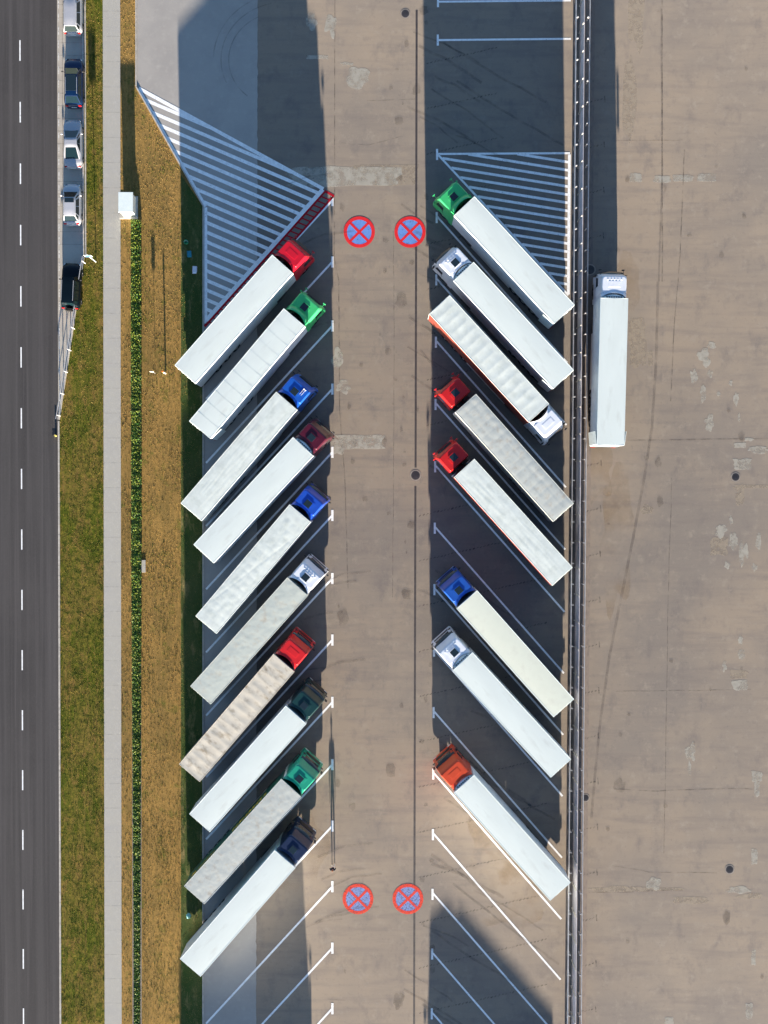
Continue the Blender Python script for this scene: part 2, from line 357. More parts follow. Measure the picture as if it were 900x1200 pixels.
def hatch(mb, poly, slope, x0, ys, wd, z):
    for yy in ys:
        cut = []
        for i in range(len(poly)):
            (ax, ay), (bx, by) = poly[i], poly[(i+1) % len(poly)]
            fa = ay-(yy+slope*(ax-x0)); fb = by-(yy+slope*(bx-x0))
            if fa*fb < 0: t = fa/(fa-fb); cut.append((ax+(bx-ax)*t, ay+(by-ay)*t))
        cut.sort()
        for i in range(0, len(cut)-1, 2):
            if cut[i+1][0]-cut[i][0] > 4: mb.strip(W(*cut[i]), W(*cut[i+1]), wd, z)
LP = [(163.5, 104.5), (378, 221.5), (241, 379), (241, 242)]
mb = MB(); hatch(mb, LP, 0.428, 241, [249+11.3*k for k in range(-14, 13)], 0.33, 0.008)
for a, b, wd in (((162.5, 103.5), (379, 221.5), 0.34), ((378.3, 222), (241.5, 375.5), 0.40), ((241.2, 243), (241.2, 379), 0.28), ((162.3, 104), (241, 242), 0.28)):
    mb.strip(W(*a), W(*b), wd, 0.012 if wd != 0.40 and wd != 0.34 else (0.016 if wd == 0.40 else 0.014))
struct(mb, 'left_hatched_marking', M_LINE)
RP = [(514.5, 181), (667, 180), (666, 345)]
mb = MB(); hatch(mb, RP, 0.16, 666, [190+9.55*k for k in range(-2, 17)], 0.25, 0.008)
for a, b, wd, z in (((513.5, 180.5), (668, 179.5), 0.2, 0.012), ((514, 182), (666, 346), 0.2, 0.014), ((667.3, 181), (666, 345), 0.27, 0.016)):
    mb.strip(W(*a), W(*b), wd, z)
struct(mb, 'right_hatched_marking', M_LINE)
mb = MB()
pa, pb, qa, qb = (380.2, 224.8), (239.8, 382.5), (391, 229.5), (252, 386)
mb.strip(W(*pa), W(*pb), 0.25, 0.012); mb.strip(W(*qa), W(*qb), 0.2, 0.012); mb.strip(W(380, 223.5), W(391.5, 230), 0.22, 0.015)
for k in range(1, 31):
    t = k/31.0
    mb.strip(W(pa[0]+(pb[0]-pa[0])*t, pa[1]+(pb[1]-pa[1])*t), W(qa[0]+(qb[0]-qa[0])*t, qa[1]+(qb[1]-qa[1])*t), 0.13, 0.008)
struct(mb, 'red_ladder_marking', M_RED)
def disc(mb, c, r, z, n=48, r0=None):
    ring = lambda rr: [(c.x+rr*math.cos(2*math.pi*i/n), c.y+rr*math.sin(2*math.pi*i/n), z) for i in range(n)]
    if r0 is None: mb.add(ring(r), [list(range(n))])
    else:
        mb.add(ring(r0)+ring(r), [(i, n+i, n+(i+1) % n, (i+1) % n) for i in range(n)])
blue = MB(); redm = MB(); blue2 = MB(); redm2 = MB()
for px, py in ((421, 272), (480.5, 272), (419.5, 1053.5), (478, 1053.5)):
    c = W(px, py); b_, q_ = (blue, redm) if py < 600 else (blue2, redm2); disc(b_, c, 1.28, 0.010); disc(q_, c, 1.50, 0.014, r0=1.18)
    for s in (1, -1):
        d = Vector((math.cos(R(45))*1.2, math.sin(R(45))*1.2*s, 0)); q_.strip(c-d, c+d, 0.24, 0.014 if s > 0 else 0.017)
struct(blue, 'no_stopping_marking_blue', M_SIGNBLUE); struct(redm, 'no_stopping_marking_red', M_SIGNRED)
struct(blue2, 'faded_no_stopping_marking_blue', worn_mat('faded_sign_blue', (0.21, 0.29, 0.56), 5.0, 0.28, 0.52, 0.85))
struct(redm2, 'faded_no_stopping_marking_red', worn_mat('faded_sign_red', (0.70, 0.06, 0.035), 7.0, 0.30, 0.48, 0.92))

# ---- joints, drains, cracks, marks and repairs on the yard
def path_strip(mb, pts, wd, z):
    w_ = [W(*p) for p in pts]; L = []; Rr = []
    for i, p in enumerate(w_):
        d = (w_[min(i+1, len(w_)-1)]-w_[max(i-1, 0)]).normalized(); n = Vector((-d.y, d.x, 0))*wd/2
        L.append((p.x+n.x, p.y+n.y, z)); Rr.append((p.x-n.x, p.y-n.y, z))
    k = len(L); mb.add(Rr+L, [(i, i+1, k+i+1, k+i) for i in range(k-1)])
def wig(pts, amp=1.0, sub=6, seed=0):
    out = []
    for i in range(len(pts)-1):
        for j in range(sub):
            t = j/sub; x = pts[i][0]+(pts[i+1][0]-pts[i][0])*t; y = pts[i][1]+(pts[i+1][1]-pts[i][1])*t
            out.append((x+amp*noise.noise((x*0.05, y*0.05, seed)), y+amp*noise.noise((x*0.05+9, y*0.05, seed+5))))
    return out+[pts[-1]]
def blob(mb, cx, cy, rx, ry, seed, z, n=26, rough=0.35, rect=False):
    pts = []
    for i in range(n):
        t = 2*math.pi*i/n; c_, s_ = math.cos(t), math.sin(t)
        if rect: q = 1/max(abs(c_), abs(s_)); c_ *= q; s_ *= q
        k = 1+rough*noise.noise((c_*1.6+seed*3.1, s_*1.6, seed))
        pts.append(W(cx+rx*c_*k, cy+ry*s_*k))
    mb.poly([(p.x, p.y) for p in pts], z)
mb = MB()
mb.strip(W(488.3, 12), W(487, 548), 0.20, 0.0075); mb.strip(W(486.8, 570), W(485, 1300), 0.20, 0.0075)
struct(mb, 'slot_drain', mat('drain_iron', (0.045, 0.038, 0.038), 0.7, var=0.3))
mb = MB()
for pts, wd, sd_ in (([(392.5, 0), (392, 200), (391.5, 300), (397, 330), (398, 480), (404, 560), (408, 690)], 0.10, 1),
                    ([(776, 0), (776, 330)], 0.13, 3), ([(787, 560), (783, 700), (778, 1000)], 0.07, 4), ([(802, 175), (797, 300), (790, 380), (786, 470)], 0.10, 8),
                    ([(735, 516), (900, 514)], 0.12, 5), ([(720, 925), (770, 927), (850, 924), (882, 925)], 0.09, 6), ([(722, 810), (880, 808)], 0.07, 7),
                    ([(722, 165), (800, 164)], 0.06, 9), ([(690, 1046), (740, 1045), (800, 1043)], 0.09, 10), ([(718, 1014), (760, 1022), (840, 1023)], 0.07, 11),
                    ([(384, 1170), (405, 1172)], 0.05, 12), ([(461, 270), (462, 420), (460, 700)], 0.06, 13), ([(400, 168), (432, 170), (470, 160)], 0.05, 14),
                    ([(430, 118), (490, 116)], 0.05, 15)):
    path_strip(mb, wig(pts, 1.0 if wd < .1 else 0.5, 8, sd_), wd, 0.0055+sd_*0.0001)
struct(mb, 'pavement_cracks', M_CRACK)
mb = MB()
path_strip(mb, wig([(771, 330), (769, 420), (764, 500), (755, 560), (742, 630), (728, 700), (714, 770), (703, 850), (697, 910), (693, 960)], 0.3, 5, 2), 0.26, 0.0062)
path_strip(mb, wig([(775, 10), (776, 200), (772, 330)], 0.3, 5, 2), 0.18, 0.0062)
for k in range(3):   # old turning marks of tyres on the apron
    cx, cy, rr = 330+k*4, 70, 62+k*13
    path_strip(mb, [(cx+rr*math.cos(R(a)), cy+rr*0.9*math.sin(R(a))) for a in range(130+k*26, 250+k*10, 6)], 0.10, 0.0064+0.0003*k)
for k, (a, b) in enumerate((((520, 50), (640, 120)), ((535, 95), (660, 170)), ((515, 880), (650, 960)), ((520, 935), (655, 1020)), ((530, 1035), (655, 1130)), ((505, 1090), (600, 1150)), ((470, 240), (508, 262)), ((490, 690), (560, 720)), ((492, 410), (512, 430)))):
    path_strip(mb, wig([a, ((a[0]+b[0])/2, (a[1]+b[1])/2+2), b], 1.5, 6, k), 0.22, 0.0082+0.0003*k)
r_ = random.Random(11)
for k in range(34):   # streaks of turning lorries in the right bays and across the lane
    x, y = r_.uniform(470, 560), r_.uniform(20, 1180); L_ = r_.uniform(40, 110); sl_ = r_.uniform(.45, .75)
    path_strip(mb, wig([(x, y), (x+L_*.5, y+L_*.5*sl_-3), (min(656, x+L_), y+L_*sl_)], 2.0, 5, k), r_.uniform(.12, .3), 0.0110+0.0001*k)
for k in range(16):
    x, y = r_.uniform(320, 382), r_.uniform(20, 1180); L_ = r_.uniform(30, 80)
    path_strip(mb, wig([(x, y), (x+L_*.5, y-L_*.2), (x+L_, y-L_*.25)], 2.0, 5, k+60), r_.uniform(.12, .25), 0.0160+0.0001*k)
struct(mb, 'tyre_marks', M_TYREMARK)
mb = MB(); r_ = random.Random(21)
for k in range(95):   # oil and dirt spots
    x, y = r_.choice([(r_.uniform(455, 512), r_.uniform(10, 1190)), (r_.uniform(700, 895), r_.uniform(10, 1190)), (r_.uniform(395, 480), r_.uniform(10, 1190))])
    q = r_.uniform(.6, 3.2) if k % 6 else r_.uniform(3, 7); blob(mb, x, y, q, q*r_.uniform(.6, 1.6), k+200, 0.0225+k*0.00002, n=16, rough=.6)
struct(mb, 'oil_spots', worn_mat('oil_spot', (0.09, 0.075, 0.065), 0.9, 0.30, 0.75, 0.42))
mb = MB()
def tarrow(x0, y0, n, dx, dy, end):
    for i in range(n):
        a = W(x0+i*dx, y0+i*dy+random.uniform(-.5, .5)); b = W(x0+i*dx+dx*0.62, y0+i*dy+dy*0.62-1.0+random.uniform(-.5, .5))
        mb.strip(a, b, random.uniform(0.07, 0.13), 0.0068)
    if end:
        x = x0+n*dx+1; y = y0+n*dy; mb.strip(W(x, y-4), W(x+.6, y+3.5), 0.11, 0.0068)
for k in range(21):
    y = 120+k*53.3
    if not 315 < y < 520: tarrow(xat(693, 0, 681, 1200, y), y, 4, 3.9, -0.9, True)
for k in range(12):
    y = 605+k*53.0-(0 if k else 0); tarrow(491, y, 36, 4.2, -0.95, False)
    if k < 9: tarrow(500, 130+k*53-55, 20, 4.2, -0.95, False)
struct(mb, 'tar_marks', M_TAR)
mb = MB(); zz = 0.0058; sd_ = 0
for cx, cy, rx, ry, rect in ((418, 91, 14, 11, 0), (388, 30, 7, 12, 0), (365, 24, 6, 11, 0), (372, 67, 12, 2.2, 1), (407, 75, 7, 2, 0), (420, 207, 48, 11.5, 1), (365, 207, 26, 11, 1),
                             (396, 420, 7, 10, 0), (402, 453, 9, 8, 0), (423, 518, 27, 8, 1), (394, 524, 9, 9, 0),
                             (776, 210, 10, 4, 1), (800, 209, 12, 4, 1), (828, 208, 11, 4.5, 1), (745, 208, 7, 5, 1),
                             (834, 405, 5, 4, 0), (824, 415, 7, 6, 0), (828, 424, 4, 6, 0), (813, 441, 4, 7, 0), (832, 438, 3, 4, 0), (824, 461, 3.5, 8, 0), (842, 462, 2, 3, 0), (863, 468, 3, 8, 0), (856, 449, 2, 3, 0), (831, 495, 5, 9, 0), (866, 490, 1.5, 5, 0),
                             (878, 515, 5, 2, 0), (889, 527, 12, 4, 0), (867, 522, 7, 3, 1), (870, 544, 10, 6, 1), (845, 622, 7, 8, 0), (859, 635, 5, 9, 0), (857, 610, 2, 5, 0), (889, 635, 3, 10, 0), (869, 650, 3, 14, 0), (874, 645, 3, 8, 0), (852, 663, 3, 4, 0), (884, 665, 3, 4, 0),
                             (868, 750, 3, 5, 0), (868, 767, 4, 7, 0), (849, 781, 2.5, 6, 0), (867, 803, 9, 6, 1), (809, 882, 6, 10, 0), (808, 900, 2, 8, 0), (887, 910, 6, 6, 1), (887, 925, 3, 9, 1), (884, 1004, 3.5, 9, 1), (866, 1043, 13, 4, 0), (883, 1122, 2.5, 9, 1), (878, 1185, 4, 9, 1), (784, 1196, 5, 4, 1), (766, 1037, 8, 7, 0)):
    sd_ += 1; blob(mb, cx, cy, rx, ry, sd_, zz+sd_*0.00002, rough=0.25 if rect else 0.7, rect=bool(rect))
struct(mb, 'pale_repair_patches', M_PATCH)
mb = MB(); sd_ = 0
for cx, cy, rx, ry, rect in ((747, 402, 10, 28, 1), (762, 420, 3, 9, 1), (843, 640, 10, 11, 1), (758, 597, 7, 5, 0), (866, 790, 10, 5, 1), (450, 205, 38, 13, 1), (740, 1042, 50, 3.5, 0), (810, 1055, 20, 4, 1), (880, 1050, 14, 4, 0), (867, 580, 5, 12, 1), (880, 570, 20, 2, 1), (746, 20, 9, 45, 0), (738, 120, 8, 60, 0)):
    sd_ += 1; blob(mb, cx, cy, rx, ry, sd_+40, 0.0030+sd_*0.0001, rough=0.25 if rect else 0.6, rect=bool(rect))
struct(mb, 'tan_repair_patches', M_PATCHTAN)
mb = MB(); sd_ = 0
for cx, cy, rx, ry in ((700, 545, 20, 45), (610, 985, 60, 60), (600, 1040, 45, 50), (345, 1000, 40, 55), (735, 335, 14, 40), (722, 640, 20, 80)):
    sd_ += 1; blob(mb, cx, cy, rx, ry, sd_+80, 0.0018+sd_*0.0001, n=40, rough=0.5)
struct(mb, 'ochre_stains', M_RUST)

# manhole covers
def manhole(px, py, r, label):
    c = W(px, py); o = empty('manhole_cover', (c.x, c.y, 0)); tag(o, label, 'manhole cover', 'manhole covers in the paving')
    m = MB(); disc(m, Vector((0, 0, 0)), r*1.28, 0.011, 32, r0=r*1.02); m.build('frame', mat('manhole_surround', (0.24, 0.21, 0.18), .85, var=.2), o)
    m = MB(); m.cyl((0, 0, -0.02), (0, 0, 0.014), r, 32)
    for k in range(-3, 4):
        h = math.sqrt(max(0.01, (r*0.85)**2-(k*r*0.25)**2)); m.box(-h, h, k*r*0.25-0.015, k*r*0.25+0.015, 0.015, 0.02)
    m.build('lid', mat('cast_iron', (0.04, 0.036, 0.038), 0.6, var=0.3), o)
manhole(862, 559, 0.36, 'round dark manhole cover in the open yard at the right, upper one')
manhole(855, 1019, 0.36, 'round dark manhole cover in the open yard at the lower right')
manhole(475, 16, 0.36, 'round brown manhole cover at the upper end of the drive lane')
manhole(487, 557, 0.42, 'round manhole cover set in the gap of the dark slot drain')
manhole(691.5, 316, 0.42, 'round dark manhole cover just in front of the lone parked lorry')
manhole(686, 935, 0.32, 'round dark manhole cover by the fence beside the open yard')

# ------------------------------------------------------------------ fence and guard rails
YF0, YF1 = -58.0, 62.0
xL = xw(668.7); xF = xw(674.6); xR = xw(684.5)
def guardrail(x, side, label):
    o = empty('guard_rail', (x, 0, 0)); tag(o, label, 'guard rail')
    prof = [(0, .43), (.05, .46), (.075, .50), (.05, .54), (.0, .575), (.0, .605), (.05, .64), (.075, .68), (.05, .72), (0, .75)]
    m = MB()
    sec = lambda y: [(side*(px_-0.02), y, z) for px_, z in prof]+[(side*(px_-0.032), y, z) for px_, z in prof[::-1]]
    m.loft([sec(YF0), sec(YF1)], smooth=False); m.build('beam', M_GALV, o)
    sig = MB().box(-0.055, 0.055, -0.03, 0.03, 0, 0.70); sp = MB().box(-0.045, 0.045, -0.06, 0.06, 0.46, 0.70)
    pm = None
    k = 0; y = YF1-0.7
    while y > YF0:
        if pm is None: a = side*.061; b = side*.134; pm = MB().box(-0.06, 0.06, -0.04, 0.04, 0, 0.78).box(min(a, b), max(a, b), -0.05, 0.05, 0.5, 0.68).mesh('post', M_GALV)
        p = link(bpy.data.objects.new('post', pm), o); p.location = (-side*0.17, y, 0)
        y -= 2.0; k += 1
guardrail(xL, -1, 'galvanised guard rail between the right parking bays and the tall fence')
guardrail(xR, 1, 'galvanised guard rail along the open yard side of the tall fence')
o = empty('panel_fence', (xF, 0, 0)); tag(o, 'long grey panel fence between two guard rails', 'fence')
M_PANEL = mat('grey_fence_panel', (0.50, 0.49, 0.53), 0.55, metal=0.0, var=0.2, vscale=0.6)
pl = MB()
for k in range(50):
    a = 0.02+k*0.05; pl.box(0.0, 0.012 if k % 2 else 0.024, a, a+0.048, 0.06, 1.98)
pl.box(-0.015, 0.035, 0.01, 2.53, 1.98, 2.02); plm = pl.mesh('panel', M_PANEL)
pom = MB().box(-0.10, -0.002, -0.04, 0.04, 0, 2.06).mesh('post', mat('cream_fence_post', (0.5, 0.48, 0.43), 0.5, var=0.1))
y = YF1
while y > YF0:
    p = link(bpy.data.objects.new('post', pom), o); p.location = (0, y, 0)
    p = link(bpy.data.objects.new('panel', plm), o); p.location = (0, y-2.55, 0)
    y -= 2.56

# ------------------------------------------------------------------ lorries
CACHE = {}
def cached(key, fn):
    if key not in CACHE: CACHE[key] = fn()
    return CACHE[key]
def part(name, me, parent, loc=(0, 0, 0), rz=0.0):
    o = link(bpy.data.objects.new(name, me), parent); o.location = loc; o.rotation_euler = (0, 0, rz); return o
def paint(name, col, rough=0.35): return mat('paint_'+name, col, rough, coat=0.25, spec=0.4, var=0.06, vscale=1.5)
TL = 13.6; HW = 1.275
def wheel(parent, x, y, r=0.5, wd=0.3):
    def tyre():
        m = MB(); n = 28
        secs = []
        for px_, pr in ((-wd/2, r*0.62), (-wd/2, r*0.92), (-wd*0.38, r), (wd*0.38, r), (wd/2, r*0.92), (wd/2, r*0.62)):
            secs.append([(px_, pr*math.cos(2*math.pi*i/n), pr*math.sin(2*math.pi*i/n)) for i in range(n)])
        m.loft(secs, False, False); return m.mesh('wheel', M_TYRE)
    def rim():
        m = MB(); m.cyl((-wd*0.30, 0, 0), (wd*0.30, 0, 0), r*0.62, 24); m.cyl((-wd*0.5, 0, 0), (wd*0.5, 0, 0), r*0.2, 12)
        for i in range(8):
            a = 2*math.pi*i/8; m.cyl((-wd*0.34, r*.34*math.cos(a), r*.34*math.sin(a)), (wd*0.34, r*.34*math.cos(a), r*.34*math.sin(a)), 0.025, 6)
        return m.mesh('rim', M_RIM)
    o = part('wheel', cached(('ty', r, wd), tyre), parent, (x, y, r)); part('rim', cached(('ri', r, wd), rim), o); return o

def roof_z(kind, x, y, seed):
    n = noise.noise
    if kind == 'ribs': return -0.009*abs(math.sin(math.pi*y/0.95))*(1-(x/1.3)**4)+0.005*n((x*1.2, y*0.8, seed))
    if kind == 'ribs_soft': return -0.009*abs(math.sin(math.pi*(y+0.1*n((y*.4, x*.5, seed)))/0.85))*(1-(x/1.3)**4)+0.010*n((x*1.0, y*0.7, seed))
    if kind == 'long': return 0.007*n((x*6.5, y*0.35, seed))+0.004*n((x*13, y*0.5, seed+3))
    if kind == 'quilt':
        yy = y+0.12*n((x*.8, y*.5, seed)); a = abs(math.sin(math.pi*yy/0.78)); b = abs(math.sin(math.pi*(x+.1*n((y, x, seed)))/0.82))
        return 0.005*(a*b)**.6+0.004*n((x*2.2, y*1.7, seed))-0.008*math.exp(-((x-0.22*(y-6.8))/0.05)**2)*(abs(x) < 1.1)
    if kind == 'quilt_fine':
        yy = y+0.05*n((x*.8, y*.5, seed)); a = abs(math.sin(math.pi*yy/0.92)); b = abs(math.sin(math.pi*x/0.86+1.57))
        return 0.006*a**.5+0.004*b**.5+0.003*n((x*6, y*.5, seed))+0.005*n((x*2, y*1.8, seed+5))
    if kind == 'crease': return 0.006*n((x*1.6, y*1.4, seed))+0.004*n((x*4, y*3, seed+2))
    return 0.0
ROOFM = {
 'white': lambda: mat('trailer_roof_white', (0.63, 0.69, 0.655), 0.5, spec=0.3, var=0.03, vscale=0.7, dirt=(0.50, 0.535, 0.50), dscale=0.8, dlo=0.54, dhi=0.85, stretch=(1.6, 0.4, 1)),
 'offwhite': lambda: mat('tarp_off_white', (0.60, 0.65, 0.61), 0.65, spec=0.25, var=0.07, vscale=1.6, dirt=(0.47, 0.52, 0.48), dscale=1.3, dlo=0.5, dhi=0.8),
 'cream': lambda: mat('tarp_cream', (0.65, 0.68, 0.57), 0.55, spec=0.3, var=0.03, vscale=0.9, dirt=(0.56, 0.57, 0.48), dscale=0.9, dlo=0.5, dhi=0.8),
 'beige': lambda: mat('tarp_beige', (0.48, 0.52, 0.47), 0.7, spec=0.2, var=0.07, vscale=1.4, dirt=(0.40, 0.37, 0.30), dscale=1.4, dlo=0.5, dhi=0.78),
 'stained': lambda: mat('tarp_stained', (0.56, 0.52, 0.43), 0.7, spec=0.2, var=0.10, vscale=1.3, dirt=(0.27, 0.22, 0.15), dscale=1.1, dlo=0.52, dhi=0.74, stretch=(0.9, 1.6, 1)),
 'grey': lambda: mat('tarp_grey', (0.45, 0.48, 0.45), 0.7, spec=0.2, var=0.08, vscale=1.6, dirt=(0.36, 0.34, 0.29), dscale=1.6, dlo=0.5, dhi=0.75)}

def trailer(root, kind, roof, side, seed, fridge=False, open_doors=(), lettering=False):
    tarp = kind not in ('smooth', 'seams')
    # load body: floor, sides, front wall (rear stays open for the doors)
    def body():
        m = MB(); z1 = 3.94
        m.box(-HW, HW, 0.06, TL, 1.12, 1.28)
        m.box(-HW, -HW+0.05, 0.06, TL, 1.283, z1); m.box(HW-0.05, HW, 0.06, TL, 1.283, z1)
        m.box(-HW+0.052, HW-0.052, TL-0.05, TL, 1.283, z1)
        if tarp:
            for k in range(1, 26):
                for s in (-1, 1): m.box(min(s*HW, s*(HW+.012)), max(s*HW, s*(HW+.012)), k*.52-.02, k*.52+.02, 1.2, 3.9)
        else:
            for s in (-1, 1):
                m.box(min(s*(HW+.002), s*(HW+.014)), max(s*(HW+.002), s*(HW+.014)), 0.08, TL-0.02, 1.14, 1.26)
        return m.mesh('load_body', side)
    b = part('load_body', cached(('body', tarp, side.name), body), root)
    def roofm():
        m = MB(); nx, ny = 22, 150 if tarp else 30
        vs = []
        e = 0.0 if tarp else 0.0
        for j in range(ny+1):
            for i in range(nx+1):
                x = -HW+0.06+(2*HW-0.12)*i/nx; y = 0.06+(TL-0.12)*j/ny
                edge = min(1, min(i, nx-i, j, ny-j)/2.0)
                vs.append((x, y, 3.985+roof_z(kind, x, y, seed)*edge+0.012*(1-(x/1.3)**2)))
        m.add(vs, [(j*(nx+1)+i, j*(nx+1)+i+1, (j+1)*(nx+1)+i+1, (j+1)*(nx+1)+i) for j in range(ny) for i in range(nx)], True)
        # skirt of the roof skin down to the walls
        if kind == 'seams':
            for k in range(1, 11): m.box(-HW+0.08, HW-0.08, k*1.24-0.015, k*1.24+0.015, 3.99, 4.0005)
        if kind == 'smooth' and seed % 3 == 0: m.box(-0.012, 0.012, 0.1, TL-0.1, 3.99, 4.003)
        return m.mesh('roof', ROOFM[roof]())
    part('roof', cached(('roof', kind, roof, seed), roofm), b)
    def rails():
        m = MB()
        for s in (-1, 1):
            m.box(min(s*(HW+.004), s*(HW-.055)), max(s*(HW+.004), s*(HW-.055)), 0.04, TL+0.004, 3.90, 3.995, 0.012)
        m.box(-HW+0.056, HW-0.056, TL-0.055, TL+0.004, 3.90, 3.995, 0.012); m.box(-HW+0.056, HW-0.056, 0.04, 0.095, 3.90, 3.995, 0.012)
        return m.mesh('roof_rail', ROOFM[roof]() if tarp else M_WHITE)
    part('roof_rail', cached(('rails', tarp, roof if tarp else ''), rails), b)
    if side is S_RED:
        part('edge_trim', cached('trim', lambda: MB().box(-HW-.022, -HW-.014, .1, TL-.1, 3.45, 3.88).mesh('edge_trim', mat('red_trim', (0.42, 0.03, 0.015), .5))), b)
    # doors
    def door():
        m = MB(); m.box(0.01, 1.265, -0.05, 0.0, 1.16, 3.9, 0.012)
        for xx in (0.35, 0.85): m.cyl((xx, -0.075, 1.2), (xx, -0.075, 3.86), 0.018, 8); m.box(xx-.03, xx+.03, -.09, -.05, 1.9, 2.2)
        return m.mesh('rear_door', M_WHITE)
    dm = cached('door', door)
    for s in (-1, 1):
        d = part('rear_door', dm, root)
        if s in open_doors:   # folded back along the flank
            if s < 0:
                d.location = (-HW-0.06, 0.10, 0); d.rotation_euler = (0, 0, R(90)+R(6)); 
            else:
                d.location = (HW+0.06, 0.10, 0); d.rotation_euler = (0, 0, R(90)-R(6)); d.scale = (1, -1, 1)
        else:
            d.location = (0, 0.055, 0)
            if s < 0: d.scale = (-1, 1, 1)
    if open_doors:
        part('load', cached('load', lambda: MB().box(-1.15, 1.15, 0.6, 12.5, 1.29, 2.6, 0.03).mesh('load', M_INNER)), root)
    def frame():
        m = MB()
        for s in (-1, 1):
            m.box(s*0.5-0.07, s*0.5+0.07, 0.25, TL-0.6, 0.85, 1.115)
        for y in (0.5, 2.2, 4.5, 7.5, 10, 12): m.box(-0.43, 0.43, y-.06, y+.06, 0.9, 1.05)
        for y in (2.4, 3.71, 5.02): m.cyl((-1.0, y, 0.5), (1.0, y, 0.5), 0.07, 10); m.box(-0.55, 0.55, y-.06, y+.06, .5, .86)
        return m.mesh('trailer_frame', M_CHASSIS)
    part('trailer_frame', cached('frame', frame), root)
    def guard():
        m = MB()
        m.box(-0.02, 0.02, 5.53, 10.89, .27, 1.10, .01)  # closed panel, drawn low to stop sun passing under the trailer
        for y in (6.2, 8, 9.9): m.box(-0.05, -0.021, y-.04, y+.04, .5, 1.12)
        return m.mesh('side_guard', M_ALU)
    pbx = cached('pbox', lambda: MB().box(-0.60, 0.02, 10.91, 12.2, .27, 1.06, .02).mesh('sun_block_pallet_box', M_CHASSIS))  # underfloor box, added and lowered to block sun leaking beneath
    sbx = cached('sbox', lambda: MB().box(-.48, 0.0, .3, 1.88, .27, 1.02, .02).mesh('sun_block_box', M_CHASSIS))  # rear box added to close the overhang against low sun
    for m_, n_ in ((pbx, 'sun_block_pallet_box'), (sbx, 'sun_block_box')):
        part(n_, m_, root, (1.22, 0, 0)); q = part(n_, m_, root, (-1.22, 0, 0)); q.scale = (-1, 1, 1)
    gm = cached('guard', guard)
    part('side_guard', gm, root, (1.22, 0, 0)); g2 = part('side_guard', gm, root, (-1.22, 0, 0)); g2.scale = (-1, 1, 1)
    def bump():
        m = MB(); m.box(-1.22, 1.22, 0.02, 0.12, 0.45, 0.62, 0.01); m.box(-.6, -.5, .12, .5, .45, .9); m.box(.5, .6, .12, .5, .45, .9); m.box(-1.25, 1.25, 0.0, 0.2, 0.9, 1.09, 0.01)
        return m.mesh('rear_bumper', M_CHASSIS)
    bp = part('rear_bumper', cached('rb', bump), root)
    tm = cached('tl', lambda: MB().box(-0.22, 0.22, -0.03, -0.002, 0.93, 1.06, 0.008).mesh('tail_light', M_LAMPRED))
    for s in (-1, 1): part('tail_light', tm, bp, (s*0.98, 0, 0))
    def leg():
        m = MB(); m.box(-.06, .06, -.06, .06, .25, 1.0); m.box(-.045, .045, -.045, .045, .08, .25); m.box(-.15, .15, -.13, .13, .03, .08); return m.mesh('landing_leg', M_CHASSIS)
    lm = cached('lleg', leg)
    for s in (-1, 1): part('landing_leg', lm, root, (s*0.75, TL-2.9, 0))
    for y in (2.4, 3.71, 5.02):
        for s in (-1, 1): wheel(root, s*1.05, y, 0.5, 0.38)
    mm = cached('mud', lambda: MB().box(-.2, .2, 1.6, 5.9, 1.06, 1.09).mesh('mudguard', M_BLACK))
    for s in (-1, 1): part('mudguard', mm, root, (s*1.05, 0, 0))
    if fridge:
        def fr():
            m = MB(); secs = []
            for z, k in ((1.75, .9), (1.85, 1), (3.55, 1), (3.78, .93), (3.84, .8)):
                pts = []
                for i in range(17):
                    t = -1+2*i/16; pts.append((t*1.0*k, TL+0.012+(0.40*k)*(1-0.55*t*t), z))
                pts += [(1.0*k, TL+0.012, z), (-1.0*k, TL+0.012, z)]
                secs.append(pts)
            m.loft(secs); return m.mesh('fridge_unit', M_WHITE)
        f = part('fridge_unit', cached('fridge', fr), root)
        def fg():
            m = MB()
            for k in range(7): m.box(-0.72+k*.22, -0.58+k*.22, TL+0.06, TL+0.17, 3.842, 3.86)
            return m.mesh('fan_grille', M_BLACK)
        part('fan_grille', cached('fg', fg), f)
    if lettering:
        def le():
            m = MB(); r_ = random.Random(3); y = 6.6
            while y < 11.5:
                l = r_.uniform(.18, .42); m.box(-HW-0.022, -HW-0.014, y, y+l, 2.5, 3.35); y += l+r_.uniform(.08, .3)
            m.box(-HW-0.022, -HW-0.014, 1.0, 1.5, 3.0, 3.6); m.box(-HW-0.022, -HW-0.014, 1.9, 4.2, 3.2, 3.4)
            return m.mesh('side_lettering', mat('yellow_lettering', (0.7, 0.5, 0.05), 0.6))
        part('side_lettering', cached('lettering', le), b)

